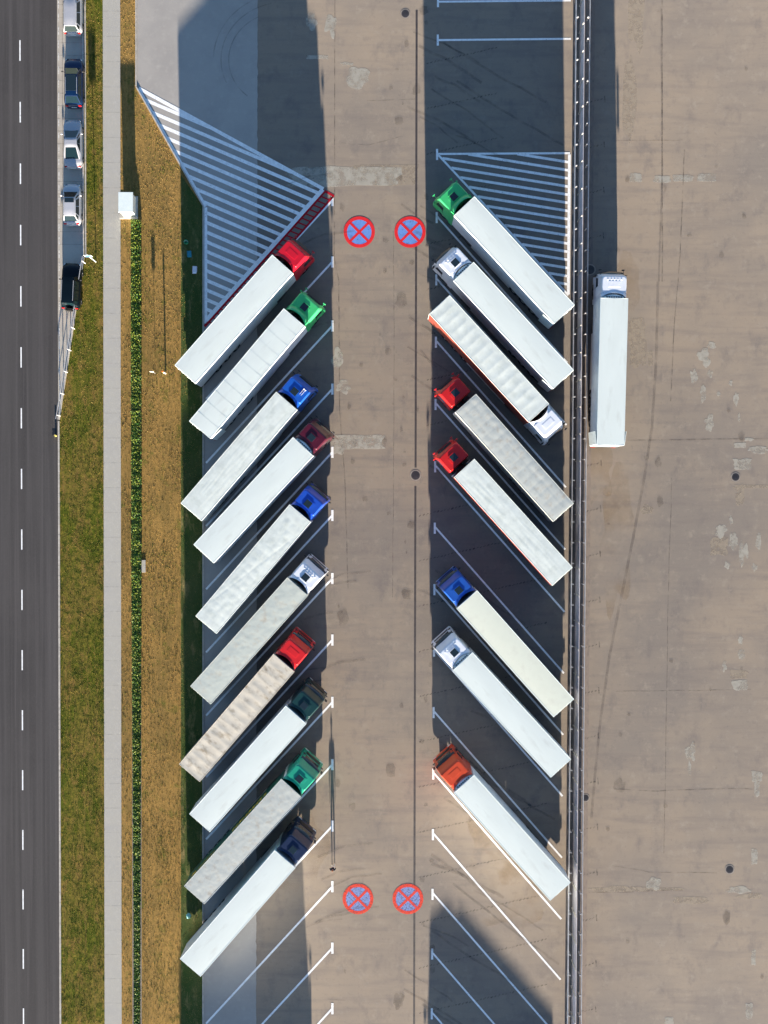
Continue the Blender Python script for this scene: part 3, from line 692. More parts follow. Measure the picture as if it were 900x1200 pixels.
def tractor(root, colname, col, o):
    """cab-over tractor unit; local y of bumper front = TL+2.72"""
    YF = TL+2.72; pm = paint(colname, col); high = o.get('high', True)
    yb_ = YF-2.22
    top = 3.78 if high else 3.30
    def cab():
        m = MB()
        L_ = [(0.50, 0.03, 1.18, .20), (0.62, 0.0, 1.22, .22), (1.15, 0.0, 1.245, .24), (1.75, 0.03, 1.245, .26), (2.35, 0.14, 1.235, .28), (2.85, 0.28, 1.20, .30)]
        if high: L_ += [(3.02, 0.37, 1.19, .30), (3.40, 0.50, 1.17, .30), (3.68, 0.58, 1.155, .28), (3.82, 0.64, 1.13, .26), (3.88, 0.70, 1.10, .24), (3.91, 0.78, 1.04, .22)]
        else: L_ += [(3.05, 0.36, 1.18, .30), (3.30, 0.42, 1.165, .28), (3.37, 0.48, 1.13, .26), (3.40, 0.56, 1.07, .24)]
        secs = []
        for z, f, hw, r in L_:
            back = yb_+(0.10 if z > (3.7 if high else 3.2) else 0)
            secs.append(rrect(hw, back, YF-f, min(r, hw*.6), z, 6, 0.08))
        m.loft(secs, True, True); m.box(-.55, .55, yb_+.5, YF-1.15, (3.90 if high else 3.39), (3.922 if high else 3.412), .012); return m.mesh('cab', pm)
    c = part('cab', cached(('cab', colname, high), cab), root)
    def cabfront(z):   # front plane y of the cab at height z
        return YF-(0.03+(z-1.75)*0.19 if z <= 2.35 else 0.14+(z-2.35)*0.28)
    def wind():
        m = MB(); secs = []
        for z in (1.86, 2.1, 2.35, 2.6, 2.78):
            hw = 1.06-(z-1.86)*0.06; secs.append([(hw*t, cabfront(z)+0.012-0.10*max(0, abs(t)-0.75)*2.2, z) for t in np.linspace(-1, 1, 15)])
        m.loft(secs, False, False, closed=False)
        return m.mesh('windscreen', M_GLASS)
    part('windscreen', cached('wind', wind), c)
    def sidewin():
        m = MB(); m.add([(1.252, YF-.42, 1.8), (1.252, YF-1.35, 1.8), (1.228, YF-1.35, 2.6), (1.228, YF-.62, 2.6)], [(0, 1, 2, 3)])
        return m.mesh('side_window', M_GLASS)
    sm = cached('sidewin', sidewin)
    part('side_window', sm, c); s2 = part('side_window', sm, c); s2.scale = (-1, 1, 1)
    def grille():
        m = MB()
        for k in range(6): m.box(-.85, .85, YF+.002, YF+.03, .98+k*.11, 1.06+k*.11)
        return m.mesh('grille', M_BLACK)
    part('grille', cached('grille', grille), c)
    def bumper():
        m = MB(); secs = [rrect(hw, YF-.75, YF+f, .2, z, 5, .05) for z, f, hw in ((.30, .0, 1.17), (.38, .05, 1.235), (.78, .05, 1.25), (.86, .015, 1.248))]
        m.loft(secs); return m.mesh('bumper', pm if o.get('bump', True) else M_BLACK)
    bp = part('bumper', cached(('bumper', colname if o.get('bump', True) else 'b'), bumper), root)
    hl = cached('hl', lambda: MB().box(-.2, .2, YF+.035, YF+.065, .56, .74, .01).mesh('headlight', M_LAMPCLR))
    for s in (-1, 1): part('headlight', hl, bp, (s*.9, 0, 0))
    if o.get('visor', True):
        def vis():
            m = MB(); pts0 = []; pts1 = []
            n = 13
            for t in np.linspace(-1, 1, n):
                x = 1.13*t; y0 = YF-.28-0.16*t*t; pts0.append((x, y0, 2.86)); pts1.append((x, y0+.30, 2.74))
            lo0 = [(a, b, z-.02) for a, b, z in pts0]; lo1 = [(a, b, z-.02) for a, b, z in pts1]
            m.loft([pts0, pts1, lo1, lo0], True, True, closed=False)
            return m.mesh('sun_visor', M_BLACK if o.get('visor') == 'dark' else mat('smoked_visor', (0.03, 0.035, 0.04), 0.15))
        part('sun_visor', cached(('vis', o.get('visor')), vis), c)
    zt = 3.935 if high else 3.425; yh = YF-1.30 if high else YF-1.05
    if o.get('hatch', True):
        def hatch_():
            m = MB(); m.box(-.32, .32, yh-.62, yh, zt-.03, zt+.035, .02); return m.mesh('roof_hatch', M_GLASS)
        def hframe():
            m = MB()
            m.box(-.38, .38, yh-.69, yh-.64, zt-.03, zt+.03); m.box(-.38, .38, yh+.02, yh+.07, zt-.03, zt+.03)
            return m.mesh('hatch_frame', pm)
        part('roof_hatch', cached(('hatch', high), hatch_), c); part('hatch_frame', cached(('hf', high, colname), hframe), c)
    # roof fairing behind the cab with concave rear edge, and side fairings
    fcol = pm
    def spoiler():
        m = MB(); n = 21; rows = []
        zt_ = 3.93 if high else 3.80
        prof = [(0.0, (3.87 if high else 3.32)), (0.3, (3.92 if high else 3.56)), (0.65, zt_), (1.0, zt_+.02)]
        for f, z in prof:
            row = []
            for i in range(n):
                t = -1+2*i/(n-1); hw = 1.17
                yfront = (YF-2.0 if high else YF-1.75); yrear = yb_-0.02-0.42*abs(t)**2.2
                y = yfront+(yrear-yfront)*f
                zz = z-0.34*abs(t)**4*(1-.3*f)
                row.append((hw*t*(1-.04*(1-f)), y, zz))
            rows.append(row)
        up = rows; dn = [[(x, y, z-.03) for x, y, z in r_] for r_ in rows]
        m.loft(up, False, False, closed=False); m.loft(dn[::-1], False, False, closed=False)
        m.loft([up[-1], dn[-1]], False, False, closed=False); m.loft([dn[0], up[0]], False, False, closed=False)
        for s in (0, -1): m.loft([[r_[s] for r_ in up], [r_[s] for r_ in dn]], False, False, closed=False)
        return m.mesh('roof_fairing', fcol)
    if o.get('fair', True):
        part('roof_fairing', cached(('sp', colname, high), spoiler), root)
        def sidef():
            m = MB(); y0, y1 = TL+.05, yb_+.02  # fairing extended downwards to keep sun out of the cab gap
            m.add([(1.20, y0, .4), (1.20, y1, .4), (1.14, y1, 3.65), (1.10, y0, 3.65), (1.23, y0, .4), (1.235, y1, .4), (1.17, y1, 3.65), (1.13, y0, 3.65)],
                  [(0, 1, 2, 3), (7, 6, 5, 4), (0, 3, 7, 4), (1, 5, 6, 2), (3, 2, 6, 7), (0, 4, 5, 1)])
            return m.mesh('side_fairing', pm if o.get('sidef', True) else M_WHITE)
        sfm = cached(('sf', colname if o.get('sidef', True) else 'w'), sidef)
        part('side_fairing', sfm, root); q = part('side_fairing', sfm, root); q.scale = (-1, 1, 1)
    def mirror():
        m = MB(); m.box(1.30, 1.52, YF-.36, YF-.24, 1.75, 2.45, .04); m.cyl((1.2, YF-.35, 2.4), (1.36, YF-.30, 2.4), .025, 8); m.cyl((1.2, YF-.35, 1.85), (1.36, YF-.30, 1.85), .025, 8)
        m.box(.95, 1.22, YF+.10, YF+.20, 2.52, 2.74, .03); m.cyl((1.1, YF-.2, 2.7), (1.1, YF+.12, 2.68), .022, 8)
        return m.mesh('mirror', pm if o.get('mirror') else M_BLACK)
    mm = cached(('mir', colname if o.get('mirror') else 'b'), mirror)
    part('mirror', mm, c); q = part('mirror', mm, c); q.scale = (-1, 1, 1)
    if o.get('lamps'):
        lm = cached(('rl', high), lambda: MB().box(-.05, .05, YF-1.02, YF-.94, 3.86 if high else 3.38, 3.96 if high else 3.48, .015).mesh('roof_lamp', M_LAMPCLR if o['lamps'] == 'clear' else M_BLACK))
        for x in (-.62, -.3, 0, .3, .62): part('roof_lamp', lm, c, (x, -.05+.0*abs(x), 0))
    if o.get('horns'):
        hm = cached('horn', lambda: MB().cyl((0, YF-1.5, zt+.05), (0, YF-.95, zt+.03), .02, 8).cyl((0, YF-.95, zt+.03), (0, YF-.85, zt+.02), .025, 8, .07).box(-.02, .02, YF-1.3, YF-1.25, zt-.1, zt+.05).mesh('air_horn', M_ALU))
        for x in (.5, .68): part('air_horn', hm, c, (x, 0, -.03))
    # door seams and handles as sub-parts
    dh = cached('dh', lambda: MB().box(1.25, 1.275, YF-1.42, YF-1.22, 1.5, 1.55).mesh('door_handle', M_BLACK))
    part('door_handle', dh, c); q = part('door_handle', dh, c); q.scale = (-1, 1, 1)
    def chas():
        m = MB()
        for s in (-1, 1): m.box(s*.42-.05, s*.42+.05, TL-3.2, YF-.6, .72, 1.0)
        m.box(-.37, .37, yb_-.5, yb_-.06, .75, 1.05); m.box(-1.0, 1.0, yb_-.35, yb_-.05, 1.05, 1.09); m.box(-.45, .45, TL-1.9, TL-1.0, 1.005, 1.11)
        for y in (YF-1.4, TL-2.25): m.cyl((-.95, y, .5), (.95, y, .5), .08, 10)
        m.box(-.5, -.2, yb_-.28, yb_-.06, 1.1, 2.2); m.cyl((.35, yb_-.16, 1.1), (.35, yb_-.16, 2.9), .07, 10)
        return m.mesh('chassis', M_CHASSIS)
    part('chassis', cached('chas', chas), root)
    tk = cached('tank', lambda: MB().cyl((0, TL-1.35, .68), (0, TL+.1, .68), .32, 20).mesh('fuel_tank', M_ALU))
    for s in (-1, 1): part('fuel_tank', tk, root, (s*.88, 0, 0))
    for s in (-1, 1):
        wheel(root, s*1.05, YF-1.4, .5, .32); wheel(root, s*.94, TL-2.25, .5, .56)
    lines = cached('hose', lambda: MB().cyl((-.1, yb_-.05, 1.6), (-.3, yb_-.3, 1.5), .02, 6).cyl((-.3, yb_-.3, 1.5), (-.2, TL+.0, 1.7), .02, 6).cyl((.1, yb_-.05, 1.6), (.2, yb_-.3, 1.45), .02, 6).cyl((.2, yb_-.3, 1.45), (.2, TL, 1.7), .02, 6).mesh('air_hoses', M_LAMPRED))
    part('air_hoses', lines, root)

def lorry(front, rear, label, colname, col, kind, roof, side, seed, group, opts=None, z=4.0, **kw):
    F = W(*front, z); B = W(*rear, z); u = (F-B); c = (F+B)/2; u.normalize()
    org = c-u*TL/2; root = empty('articulated_lorry', (org.x, org.y, 0), math.atan2(u.y, u.x)-math.pi/2)
    tag(root, label, 'lorry', group)
    trailer(root, kind, roof, side, seed, **kw); tractor(root, colname, col, opts or {})
    return root
def mid(a, b): return ((a[0]+b[0])/2, (a[1]+b[1])/2)
S_WHITE = mat('side_white', (0.64, 0.69, 0.72), 0.45, spec=0.3, var=0.05, dirt=(0.42, 0.42, 0.41), dscale=0.7, dlo=.55, dhi=.85)
S_CREAM = mat('side_cream', (0.62, 0.62, 0.55), 0.6, var=0.06)
S_GREY = mat('side_grey', (0.20, 0.20, 0.20), 0.6, var=0.1)
S_ORANGE = mat('side_orange', (0.20, 0.035, 0.022), 0.55, var=0.1)
S_RED = mat('side_red', (0.06, 0.02, 0.018), 0.55, var=0.1)
S_GREEN = mat('side_green', (0.01, 0.10, 0.07), 0.55, var=0.1)
GL = 'lorries parked in the left row'; GR = 'lorries parked in the right row'
RED = (0.50, 0.006, 0.02); MAROON = (0.065, 0.004, 0.016); LIME = (0.045, 0.46, 0.15); BLUE = (0.008, 0.085, 0.42); WHT = (0.66, 0.70, 0.76)
DGREEN = (0.002, 0.032, 0.033); TEAL = (0.008, 0.27, 0.17); NAVY = (0.002, 0.013, 0.050); ORANGE = (0.52, 0.055, 0.015); SCARLET = (0.50, 0.012, 0.012)
D = dict
lorry(mid((318, 298.7), (343.3, 320.7)), mid((205, 427.2), (228.9, 449.4)), 'lorry with crimson cab and smooth white trailer, parked along the red ladder marking', 'crimson', RED, 'smooth', 'white', S_WHITE, 1, GL, D(visor='dark', hatch=False, mirror=True))
lorry(mid((330.7, 361.3), (358, 383.3)), mid((221.7, 491.7), (246.7, 515)), 'lorry with light green cab and white trailer whose roof has cross seams', 'lime', LIME, 'seams', 'white', S_WHITE, 2, GL, D(high=False, visor=False, sidef=True, mirror=True), open_doors=(1,))
lorry(mid((324, 458.7), (348, 480)), mid((210, 590), (237.3, 610.7)), 'lorry with blue cab and off-white tarpaulin creased lengthways, in the left row', 'blue', BLUE, 'long', 'offwhite', S_WHITE, 3, GL, D(horns=True, visor=False))
lorry(mid((342, 513.3), (366.7, 534.7)), mid((227.7, 636.7), (250.7, 660)), 'lorry with maroon cab and smooth white trailer between two blue cabs', 'maroon', MAROON, 'smooth', 'white', S_WHITE, 4, GL, D(visor=False), fridge=True)
lorry(mid((338.7, 591.3), (364, 612)), mid((228.7, 721.7), (254, 742.7)), 'lorry with blue cab and puckered white tarpaulin with a diagonal crease', 'cobalt', (0.010, 0.065, 0.42), 'quilt', 'offwhite', S_WHITE, 5, GL, D(visor=True, mirror=False, bump=False))
lorry(mid((336, 677.3), (360.7, 698)), mid((223.3, 803.3), (246.7, 826)), 'lorry with white cab and plain beige tarpaulin, in the left row', 'white', WHT, 'crease', 'beige', S_CREAM, 6, GL, D(visor=True, lamps='clear'))
lorry(mid((318.7, 768.7), (344, 788)), mid((210.7, 895), (235, 914.3)), 'lorry with red cab and brown-stained ribbed tarpaulin over dark sides', 'signalred', (0.55, 0.012, 0.015), 'ribs_soft', 'stained', S_GREY, 7, GL, D(visor=True, hatch=False))
lorry(mid((334, 828), (358, 849.3)), mid((222.7, 953.3), (246, 974.3)), 'lorry with dark green cab and smooth white trailer', 'darkgreen', DGREEN, 'smooth', 'white', S_WHITE, 8, GL, D(visor=True, sidef=False, bump=False))
lorry(mid((330, 914), (352, 934)), mid((216, 1038.3), (239.3, 1059.3)), 'lorry with teal green cab and greyish tarpaulin over green lettered sides', 'teal', TEAL, 'crease', 'grey', S_GREEN, 9, GL, D(visor=True, sidef=False), lettering=True)
lorry(mid((321.3, 999.3), (344, 1017.3)), mid((211, 1122.7), (236.7, 1143.3)), 'lorry with navy cab and smooth white trailer, next to the empty bays', 'navy', NAVY, 'smooth', 'white', S_WHITE, 10, GL, D(visor=True, sidef=False))
lorry(mid((556, 231.3), (533.3, 251.3)), mid((673, 356), (650, 380)), 'lorry with light green cab and smooth white trailer, beside the hatched triangle', 'lime', LIME, 'smooth', 'white', S_WHITE, 11, GR, D(high=False, visor=False, mirror=True), open_doors=(-1,))
lorry(mid((555.3, 307.3), (531.3, 328.7)), mid((672.7, 433.3), (648.7, 456)), 'lorry with white cab and white trailer, below the light green cab of the right row', 'white', WHT, 'smooth', 'white', S_WHITE, 13, GR, D(visor=True, lamps='dark'), fridge=True, open_doors=(-1,))
lorry(mid((644, 472.7), (618.7, 494.7)), mid((526.7, 346), (503.3, 367.3)), 'lorry parked the other way round, white cab at the fence, orange sides', 'white', WHT, 'ribs', 'offwhite', S_ORANGE, 14, GR, D(visor=False, hatch=False))
lorry(mid((557.3, 460.7), (533.3, 482.7)), mid((672.7, 590.7), (649.3, 611.7)), 'lorry with scarlet cab and grey-beige puckered tarpaulin', 'scarlet', SCARLET, 'quilt_fine', 'grey', S_CREAM, 15, GR, D(high=False, visor=False, fair=False, mirror=True))
lorry(mid((556, 537.3), (531.3, 558.7)), mid((671.7, 665.7), (647.7, 686.7)), 'lorry with scarlet cab and off-white tarpaulin over red sides', 'scarlet', SCARLET, 'long', 'offwhite', S_RED, 16, GR, D(high=False, visor=False, fair=False, mirror=True))
lorry(mid((559.3, 692), (535.3, 713.3)), mid((672.7, 819.3), (649, 840.7)), 'lorry with blue cab and plain cream trailer, in the right row', 'royal', (0.010, 0.075, 0.36), 'smooth', 'cream', S_CREAM, 17, GR, D(visor=True, sidef=False))
lorry(mid((552, 766), (532.7, 785.3)), mid((669, 889.3), (645.7, 911.7)), 'lorry with white cab and white trailer, below the blue cab of the right row', 'white', WHT, 'smooth', 'white', S_WHITE, 19, GR, D(visor=True, lamps='dark'), fridge=True)
lorry(mid((554.7, 909.3), (532.7, 928)), mid((668.3, 1035), (646, 1055.7)), 'lorry with orange-red cab and smooth white trailer, last of the right row', 'orange', ORANGE, 'smooth', 'white', S_WHITE, 20, GR, D(visor='dark', hatch=False), fridge=True)
lorry((720, 350), (715.5, 521.5), 'lone lorry with white cab parked straight along the fence in the open yard', 'white', WHT, 'smooth', 'white', S_WHITE, 21, None, D(visor=True, hatch=False, lamps='dark'), fridge=True, open_doors=(-1, 1))
# further lorries below the photograph, whose shadows reach into it
lorry((331, 1431), (216, 1557), 'white trailer lorry parked below the empty bays of the left row', 'white', WHT, 'smooth', 'white', S_WHITE, 22, GL, D())
lorry((536, 1500), (651, 1628), 'white trailer lorry parked below the empty bays of the right row', 'navy', NAVY, 'smooth', 'white', S_WHITE, 23, GR, D(), fridge=True)

# ------------------------------------------------------------------ cars
def car(c, rz, L, hw, hood, wsb, wst, rwt, rwb, deck, roofz, col, label, style, roofglass=None):
    """y positions measured from the nose: cowl, windscreen top, rear window top/bottom"""
    root = empty('parked_car', (c.x, c.y, 0), rz); tag(root, label, 'car', 'cars parked along the road')
    y = lambda d: L/2-d
    pm = mat('car_paint_'+style, col, 0.30, metal=0.0, coat=0.3 if style != 'black' else 0.05, spec=0.4 if style != 'black' else .2)
    m = MB(); secs = []
    for k in range(25):
        t = k/24; d = t*L
        e = max(0, 1-d/0.7); e2 = max(0, 1-(L-d)/0.55)
        h = hw*(1-0.42*e**2.4-0.26*e2**2.2)
        if d < hood: top = 0.74+(0.94-0.74)*math.sin(min(1, (d+.15)/hood)*math.pi/2)
        elif d > L-deck: top = 1.0-0.35*((d-(L-deck))/deck)**2.5 if deck < .5 else 0.98-0.10*((d-(L-deck))/deck)**3
        else: top = 0.97
        top -= 0.15*e**3
        zb = 0.22+0.10*e+0.08*e2
        pts = [(h*.80, zb), (h*.97, zb+.10), (h, .55), (h*.985, .74), (h*.93, top-.06), (h*.80, top-.012), (h*.45, top+.012), (0, top+.02)]
        sec = [(x, y(d), z) for x, z in pts]+[(-x, y(d), z) for x, z in pts[-2::-1]]
        secs.append(sec)
    m.loft(secs, True, True); body = m.build('body', pm, root)
    # greenhouse
    gw = hw*.92; tw = hw*.66
    base = [(gw*.93, y(wsb)), (gw, y(wsb+.55)), (gw, y(rwb-.5)), (gw*.90, y(rwb))]
    topo = [(tw*.92, y(wst)), (tw, y(wst+.3)), (tw, y(rwt-.25)), (tw*.92, y(rwt))]
    def ring(o, z, k=1.0): return [(x*k, yy, z) for x, yy in o]+[(-x*k, yy, z) for x, yy in o[::-1]]
    zb = 0.94
    m = MB(); m.loft([ring(base, zb-.06), ring(base, zb), ring(topo, roofz-.05)], False, False, smooth=False)
    n = 8; rows = []
    for i, f in enumerate(np.linspace(0, 1, 7)):
        yy = y(wst)+(y(rwt)-y(wst))*f; kk = tw*(0.92 if i in (0, 6) else 1.0)
        rows.append([(kk*t, yy, roofz-.05+0.06*(1-t*t)**.7*(.35 if i in (0, 6) else 1)) for t in np.linspace(-1, 1, 9)])
    m.loft(rows, False, False, closed=False); roof = m.build('roof', pm, root)
    lerp = lambda a, b, t: tuple(a[i]+(b[i]-a[i])*t for i in range(3))
    def pane(A, B, C, Dd, mu, mv, off, name):
        q = []
        for uu, vv in ((mu, mv), (1-mu, mv), (1-mu, 1-mv), (mu, 1-mv)): q.append(Vector(lerp(lerp(A, B, uu), lerp(Dd, C, uu), vv)))
        nrm = (q[1]-q[0]).cross(q[3]-q[0]).normalized()
        if nrm.dot(Vector((sum(v.x for v in q)/4, (sum(v.y for v in q)/4-y(L*.55)), .3))) < 0: nrm = -nrm
        q = [v+nrm*off for v in q]; b = [v-nrm*(off+.01) for v in q]
        MB().add(q+b, [(0, 1, 2, 3), (4, 7, 6, 5), (0, 4, 5, 1), (1, 5, 6, 2), (2, 6, 7, 3), (3, 7, 4, 0)]).build(name, M_CARGLASS, root)
    zt = roofz-.05
    b3 = [(x, yy, zb) for x, yy in base]; t3 = [(x, yy, zt) for x, yy in topo]; fl = lambda p: (-p[0], p[1], p[2])
    pane(b3[0], fl(b3[0]), fl(t3[0]), t3[0], .05, .05, .012, 'windscreen')
    pane(b3[3], fl(b3[3]), fl(t3[3]), t3[3], .05, .07, .012, 'rear_window')
    for s in (0, 1):
        g = (lambda p: p) if s == 0 else fl
        mb_ = lerp(b3[1], b3[2], .46); mt_ = lerp(t3[1], t3[2], .46)
        pane(g(b3[1]), g(mb_), g(mt_), g(t3[1]), .03, .10, .010, 'side_window'); pane(g(mb_), g(b3[2]), g(t3[2]), g(mt_), .05, .10, .010, 'side_window')
        pane(g(b3[0]), g(b3[1]), g(t3[1]), g(t3[0]), .30, .16, .008, 'quarter_window')
        if style != 'silver_saloon': pane(g(b3[2]), g(b3[3]), g(t3[3]), g(t3[2]), .15, .16, .008, 'quarter_window')
    if roofglass:
        a, b = roofglass; MB().box(-tw*.78, tw*.78, y(b), y(a), roofz-.02, roofz+.018, .008).build('sunroof', M_GLASS, roof)
    for s in (-1, 1):
        m = MB(); m.box(-.06, .06, -.16, .16, -.05, .05, .015); ol = m.build('headlight', M_LAMPCLR, root); ol.location = (s*hw*.72, y(.20), .64); ol.rotation_euler = (R(-14), 0, s*R(-32))
        m = MB(); m.box(-.13, .13, -.05, .03, -.10, .10, .015); ol = m.build('tail_light', M_LAMPRED, root); ol.location = (s*hw*.70, y(L-.06), .80)
        m = MB(); m.box(0, .19, -.06, .06, -.07, .08, .03); ol = m.build('door_mirror', pm if 'silver' in style else M_BLACK, root); ol.location = (s*(hw*.97), y(wsb+.38), .98)
        if s < 0: ol.scale = (-1, 1, 1)
        for d in (0.82, L-.85): wheel(root, s*(hw-.10), y(d), .32, .21)
    m = MB(); m.box(-.26, .26, y(L)-.012, y(L)+.05, .50, .61); m.build('number_plate', M_WHITE, root)
    m = MB(); m.box(-hw*.75, hw*.75, y(L)-.03, y(L)+.1, .34, .46, .02); m.build('rear_bumper', pm, root)
    if style != 'silver_saloon':
        for s in (-1, 1): MB().cyl((s*tw*.9, y(wst+.3), roofz-.0), (s*tw*.9, y(rwt-.2), roofz-.0), .02, 6).build('roof_rail', M_ALU, roof)
    return root
SILV = (0.38, 0.39, 0.42)
car(W(85, 11.5, .7), 0, 4.6, .90, 1.1, 1.0, 1.75, 4.15, 4.50, .15, 1.50, SILV, 'silver estate car, foremost of the parked row at the top edge', 'silver_estate')
car(W(86.3, 97, .7), 0, 4.55, .90, 1.05, 0.98, 1.78, 3.80, 4.36, .25, 1.48, (0.0015, 0.016, 0.06), 'blue hatchback with black glass roof in the parked row', 'blue', (1.85, 3.35))
car(W(85.3, 168.5, .7), R(0.6), 4.5, .88, 1.10, 1.05, 1.95, 2.75, 3.85, .55, 1.43, SILV, 'silver saloon car with boot between the blue hatchback and a silver hatchback', 'silver_saloon')
car(W(84.3, 239.5, .7), 0, 3.85, .86, .85, .80, 1.48, 3.20, 3.66, .18, 1.50, (0.44, 0.45, 0.48), 'short silver hatchback with small dark sunroof', 'silver_hatch', (1.55, 1.98))
sv = car(W(83, 335, .8), R(-2.6), 4.35, .92, 1.25, 1.25, 1.55, 3.95, 4.10, .12, 1.75, (0.002, 0.006, 0.010), 'black off-road car with spare wheel on its tail, last of the parked row', 'black')
sw = MB().cyl((0, -2.42, .95), (0, -2.20, .95), .34, 24).cyl((0, -2.45, .95), (0, -2.42, .95), .22, 20).build('spare_wheel', M_TYRE, sv)

# ------------------------------------------------------------------ white cabinet
c = W(152.5, 242.5); o = empty('utility_cabinet', (c.x, c.y, 0)); tag(o, 'white utility cabinet standing between the footpath and the hedge', 'cabinet')
MB().box(-.62, .60, -.88, .84, 0.05, 1.44, .015).build('housing', M_WHITE, o)
MB().box(-.70, .68, -.97, .93, 1.442, 1.54, .02).build('roof', M_WHITE, o)
MB().box(-1.0, .75, -1.15, 1.0, -.04, .05).build('base_slab', M_KERB, o)
for s in (-1, 1): MB().box(min(s*.03, s*.58), max(s*.03, s*.58), -.905, -.882, .12, 1.38).build('door', M_WHITE, o)
MB().box(-.06, -.03, -.93, -.905, .7, .85).build('handle', M_BLACK, o)
# concrete slab
c = W(168, 663.5); tag(MB().box(c.x-.22, c.x+.22, c.y-.6, c.y+.6, -.03, .06, .01).build('concrete_slab', M_PATH), 'small pale concrete slab lying beside the hedge', 'slab')
# ------------------------------------------------------------------ railing along the lay-by taper
A = W(100.5, 303); B = W(69.6, 492); o = empty('railing', (A.x, A.y, 0)); tag(o, 'low metal railing with white posts along the tapering end of the parking lane', 'railing')
d = (B-A); LR = d.length; d.normalize()
M_RAILP = mat('white_rail_post', (0.74, 0.72, 0.68), 0.45)
for h, r_ in ((1.02, .035), (.55, .022)):
    MB().cyl((0, 0, h), tuple(d*LR+Vector((0, 0, h))), r_, 10).build('rail', M_GALV, o)
for k in range(8):
    p = d*(LR*(0.03+k*0.135)); MB().box(p.x+.05-.04, p.x+.05+.04, p.y-.035, p.y+.035, 0, 1.0, .008).build('post', M_RAILP, o)
# road sign near the railing
c = W(112.5, 307); o = empty('road_sign', (c.x, c.y, 0)); tag(o, 'pole-mounted road sign seen edge-on at the upper end of the railing', 'road sign')
MB().cyl((0, 0, 0), (0, 0, 2.75), .04, 12).build('pole', M_WHITE, o)
MB().box(-.34, .34, -.045, -.0415, 2.05, 2.7).box(-.34, .34, -.0413, -.041, 2.05, 2.7).build('sign_plate', M_WHITE, o)
MB().box(-.30, .30, -.049, -.0455, 2.09, 2.66).build('sign_face', mat('sign_face_blue', (0.03, 0.12, 0.5), .4), o)
# drain grate and yellow post at the kerb
c = W(63.5, 507); o = empty('drain_grate', (c.x, c.y, -.02)); tag(o, 'dark square drain grate in the road beside the kerb', 'drain grate')
m = MB().box(-.22, .22, -.32, .32, -.02, .006); m.build('frame', mat('cast_iron', (0.04, 0.036, 0.038), .6), o)
m = MB()
for k in range(7): m.box(-.19, .19, -.29+k*.09, -.24+k*.09, .008, .014)
m.build('bars', M_BLACK, o)
c = W(65.6, 510.5); tag(MB().cyl((c.x, c.y, -.02), (c.x, c.y, .30), .10, 14, .08).cyl((c.x, c.y, .30), (c.x, c.y, .33), .085, 14).build('marker_post', mat('yellow_plastic', (0.62, 0.5, 0.12), .5)), 'short yellow marker post beside the drain grate', 'marker post')
# sign and orange marker on the dry grass
c = W(182.0, 437.5); o = empty('notice_board', (c.x, c.y, 0)); tag(o, 'small white notice board on a thin pole in the dry grass', 'notice board')
MB().cyl((0, 0, 0), (0, 0, 1.6), .022, 10).build('pole', M_GALV, o)
MB().box(-.17, .17, -.035, -.024, 1.17, 1.60).build('board', M_WHITE, o)
c = W(194, 437.5); o = empty('marker_pole', (c.x, c.y, 0)); tag(o, 'white marker pole with orange cap in the dry grass', 'marker pole')
MB().cyl((0, 0, 0), (0, 0, 1.15), .075, 14).build('pole', M_WHITE, o)
MB().cyl((0, 0, 1.15), (0, 0, 1.38), .09, 14, .085).build('cap', mat('orange_plastic', (0.75, 0.2, 0.03), .45), o)

# ------------------------------------------------------------------ rubbish on the kerbside grass
def bucket(c, r, h, m, label, name='bucket'):
    o = empty(name, (c.x, c.y, 0)); tag(o, label, name)
    q = MB(); n = 20; ring = lambda rr, z: [(rr*math.cos(2*math.pi*i/n), rr*math.sin(2*math.pi*i/n), z) for i in range(n)]
    q.loft([ring(r*.8, 0.0), ring(r, h), ring(r*1.08, h), ring(r*1.08, h-.03)], True, False); q.loft([ring(r*.93, h), ring(r*.74, .04)], False, True); q.build('shell', m, o)
    q = MB(); pts = [(r*1.02*math.cos(R(a)), r*.45*math.sin(R(a)), h+.05*math.sin(R(a))) for a in range(0, 181, 20)]
    for i in range(len(pts)-1): q.cyl(pts[i], pts[i+1], .012, 6, caps=False)
    q.build('handle', M_ALU, o)
bucket(W(218.8, 284.5), .20, .34, mat('green_plastic', (0.05, 0.42, 0.2), .4), 'green plastic bucket left on the shaded grass strip')
c = W(222.2, 298.2); o = empty('crate', (c.x, c.y, 0), R(4)); tag(o, 'turquoise plastic crate lying on the shaded grass strip', 'crate')
q = MB(); q.box(-.19, .19, -.28, .28, 0, .03)
for a in ((-.19, -.165, -.28, .28), (.165, .19, -.28, .28), (-.163, .163, -.28, -.255), (-.163, .163, .255, .28)): q.box(a[0], a[1], a[2], a[3], .032, .26)
q.build('shell', mat('turquoise_plastic', (0.03, 0.28, 0.36), .45), o)
MB().box(-.16, .16, -.25, .25, .04, .2, .02).build('folded_sack', mat('blue_sack', (0.04, 0.26, 0.34), .7, var=.2, vscale=8), o)
c = W(228.8, 316); o = empty('carton', (c.x, c.y, 0), R(-3)); tag(o, 'white carton with open flap on the shaded grass strip', 'carton')
MB().box(-.21, .19, -.25, .27, 0, .3, .01).build('box', mat('white_card', (0.62, 0.62, 0.68), .7, var=.1), o)
m = MB().box(-.18, .2, -.24, .02, -.006, .006); f = m.build('flap', mat('white_card', (0, 0, 0)), o); f.location = (0, -.26, .29); f.rotation_euler = (R(-28), 0, R(5))
c = W(221.5, 1072.5); o = empty('rubbish_bag', (c.x, c.y, 0)); tag(o, 'pale turquoise rubbish bag on the grass near the last lorries of the left row', 'bag')
bm = bmesh.new(); bmesh.ops.create_icosphere(bm, subdivisions=3, radius=.24)
